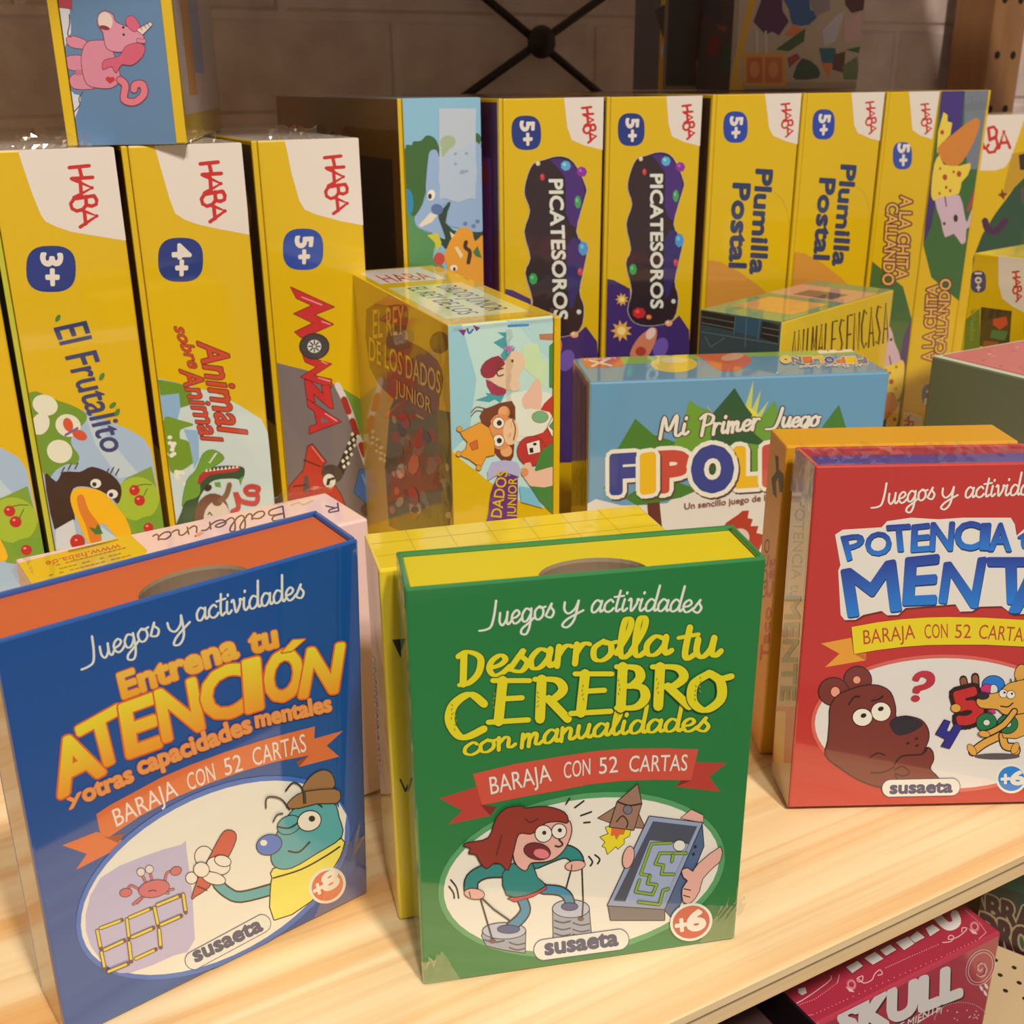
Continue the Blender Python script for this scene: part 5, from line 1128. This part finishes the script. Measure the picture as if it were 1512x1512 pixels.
film(bbox, [(JW-.02,-.0004,.001),(JW,-.0004,.001),(JW,-.0006,.03),(JW-.006,-.0006,.03)], .0005, 12, 6, 63)
film(rbox, [(-.0006,0,JH-.016),(-.0006,JD,JH-.016),(-.0006,JD,JH+.0006),(-.0006,0,JH+.0006)], .0008, 12, 6, 64)
film(rbox, [(.001,.0018,JH-.0012),(JW-.001,.0018,JH-.0012),(JW-.001,JD-.001,JH+.0008),(.001,JD-.001,JH+.0008)], .0007, 40, 6, 65)
# ------------------------------------------------------------------ boxes on the shelf below
SW, SD, SH_ = .095, .06, .0797
ZL = -.1396
MS = pose(.106, .2951, ZL, .49)
CR = C(172,40,58)
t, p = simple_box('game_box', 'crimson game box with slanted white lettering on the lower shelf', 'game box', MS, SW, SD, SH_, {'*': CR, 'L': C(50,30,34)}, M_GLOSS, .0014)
a = faces(p, MS, SW, SD, SH_, 'front'); a.view(1060, 1320, .29894)
WT = C(226,208,190)
for o_, c in ((7, C(60,14,24)), (0, WT)): a.text('SKULL', (600+o_,728+o_), (1196+o_,498+o_), (4,-152), c, .07)
a.text('LA GENTE MIENTE', (700,770), (1096,578), (4,-36), WT, .01); a.line([(985,636),(1105,560),(1100,590)], 4, WT, 0)
for r, q in ((66,90),(54,76)): a.ell(1296,362,r,q,25,CR,WT,5,n=32)
for k in range(9): 
    t_ = k*.9; a.line([(1296+(8+k*4)*math.cos(t_+j*.5)*.8, 366+(8+k*4)*math.sin(t_+j*.5)) for j in range(4)], 6, C(214,150,140))
for x, y in ((1300,465),(1325,455),(1320,490)): a.ell(x,y,7,16,-30,WT,n=8)
for j in range(34): 
    t_ = PI+j*PI/34; a.ell(1200+130*math.cos(t_), 610+85*math.sin(t_)-(-10), 3, 3, 0, C(220,150,140), n=6)
for j in range(14): a.ell(1130+random.uniform(0,160), 570+random.uniform(0,60), 4, 4, 0, C(222,180,150), n=6)
a = faces(p, MS, SW, SD, SH_, 'top'); a.view(1060, 1320, .29894)
for q in ([(632,362),(690,330),(716,356),(664,392)],[(722,318),(775,286),(818,320),(765,350)],[(800,278),(850,250),(882,276),(830,306)],[(878,240),(940,210),(970,246),(920,278)],[(945,216),(985,184),(1022,216),(972,242)],[(1025,170),(1062,150),(1098,178),(1048,210)]): a.poly(q, WT, 0, C(70,20,30), 5)
a.line([(1080,108),(1120,150),(1150,160),(1180,140),(1170,100)], 42, WT)
def dots(pts, n, r=2.6):
    for j in range(n):
        t_ = j/n*(len(pts)-1); i = int(t_); f = t_-i; a.ell(pts[i][0]+(pts[i+1][0]-pts[i][0])*f, pts[i][1]+(pts[i+1][1]-pts[i][1])*f, r, r, 0, C(226,160,150), n=6)
dots([(295,535),(340,580),(400,608),(470,596),(640,520),(900,400),(1130,300),(1290,222),(1325,190),(1290,140),(1215,75)], 90)
dots([(830,365),(950,310),(1100,245)], 26); dots([(350,565),(480,520),(590,440),(600,400)], 34)
for q in ([(690,415),(715,405),(712,430),(692,432),(690,415),(720,440),(760,425),(775,395),(800,375),(812,395),(790,402)],[(1110,240),(1150,235),(1165,212),(1145,205),(1140,225),(1180,215),(1215,190),(1230,170),(1208,168),(1205,188)]): a.line(q, 5, C(226,170,155))
for x, y in ((660,448),(1268,162)): a.ell(x,y,24,28,-20,C(206,110,110),n=10); a.ell(x,y,14,16,-20,CR,C(226,180,165),4,n=9); a.poly([(x-30,y+10),(x-10,y+35),(x+15,y+38),(x+5,y+25)], C(226,170,155))
a.line([(310,522),(380,545),(540,440),(560,405)], 5, C(226,170,155)); a.poly([(395,470),(432,462),(438,490),(415,502),(398,490)], WT)
p.build('box_body', M_GLOSS, t)
# dark swirled box left of it and green box behind
MD2 = pose(.055, .268, ZL, .49)
t, p = simple_box('game_box', 'dark brown swirl-patterned box beside the crimson box on lower shelf', 'game box', MD2, .046, .06, .078, {'*': C(62,38,36)}, M_CARD)
a = faces(p, MD2, .046, .06, .078, 'top')
for k in range(14):
    u, v = random.uniform(.006,.04), random.uniform(.005,.055)
    for j in range(6):
        t_ = j*.8; r1, r2 = .0006*j+.001, .0006*(j+1)+.001
        q = [(u+r1*math.cos(t_), v+r1*math.sin(t_)), (u+r2*math.cos(t_+.8), v+r2*math.sin(t_+.8)), (u+(r2+.0006)*math.cos(t_+.8), v+(r2+.0006)*math.sin(t_+.8))]
        a.emit([q], [C(120,76,60)])
p.build('box_body', M_CARD, t)
MGL = pose(.222, .4215, ZL, -.62)
t, p = simple_box('game_box', 'dark green game box with brown cream-outlined letters on the lower shelf', 'game box', MGL, .1, .05, .088, {'*': C(30,88,62), 'T': C(44,150,116)}, M_CARD, .0014)
a = faces(p, MGL, .1, .05, .088, 'front'); a.view(1300, 1230, .18646)
a.poly([(700,560),(900,420),(1300,560),(1300,700),(700,700)], C(40,62,44), 2)
for tx, BL, BR, up, upr in (('ABRA', (690,600),(1215,800),(0,-150),(0,-190)),('DRO',(800,830),(1190,1010),(0,-190),(0,-230))): a.text(tx, BL, BR, up, C(66,34,36), .05, C(176,150,104), .06, upr=upr)
p.build('box_body', M_CARD, t)
# perforated display tray under the green box
MPT = MGL @ Matrix.Translation((-.03, -.06, .0042))
t = thing('perforated_tray', 'cream perforated panel lying under the dark green box on the lower shelf', 'tray', MPT)
bm = bmesh.new(); boxbm(bm, 0, .2, 0, .058, -.004, .0006, .0008)
for i in range(22):
    for j in range(3):
        r = bmesh.ops.create_cone(bm, cap_ends=True, segments=10, radius1=.0011, radius2=.0011, depth=.0004)
        for v in r['verts']: v.co += Vector((.01+.0082*i+.004*(j % 2), .03+.0085*j, .0006))
        for f in {f for v in r['verts'] for f in v.link_faces}: f.material_index = 1
mesh_obj('panel', bm, M_CREAM, t).data.materials.append(M_DARK)
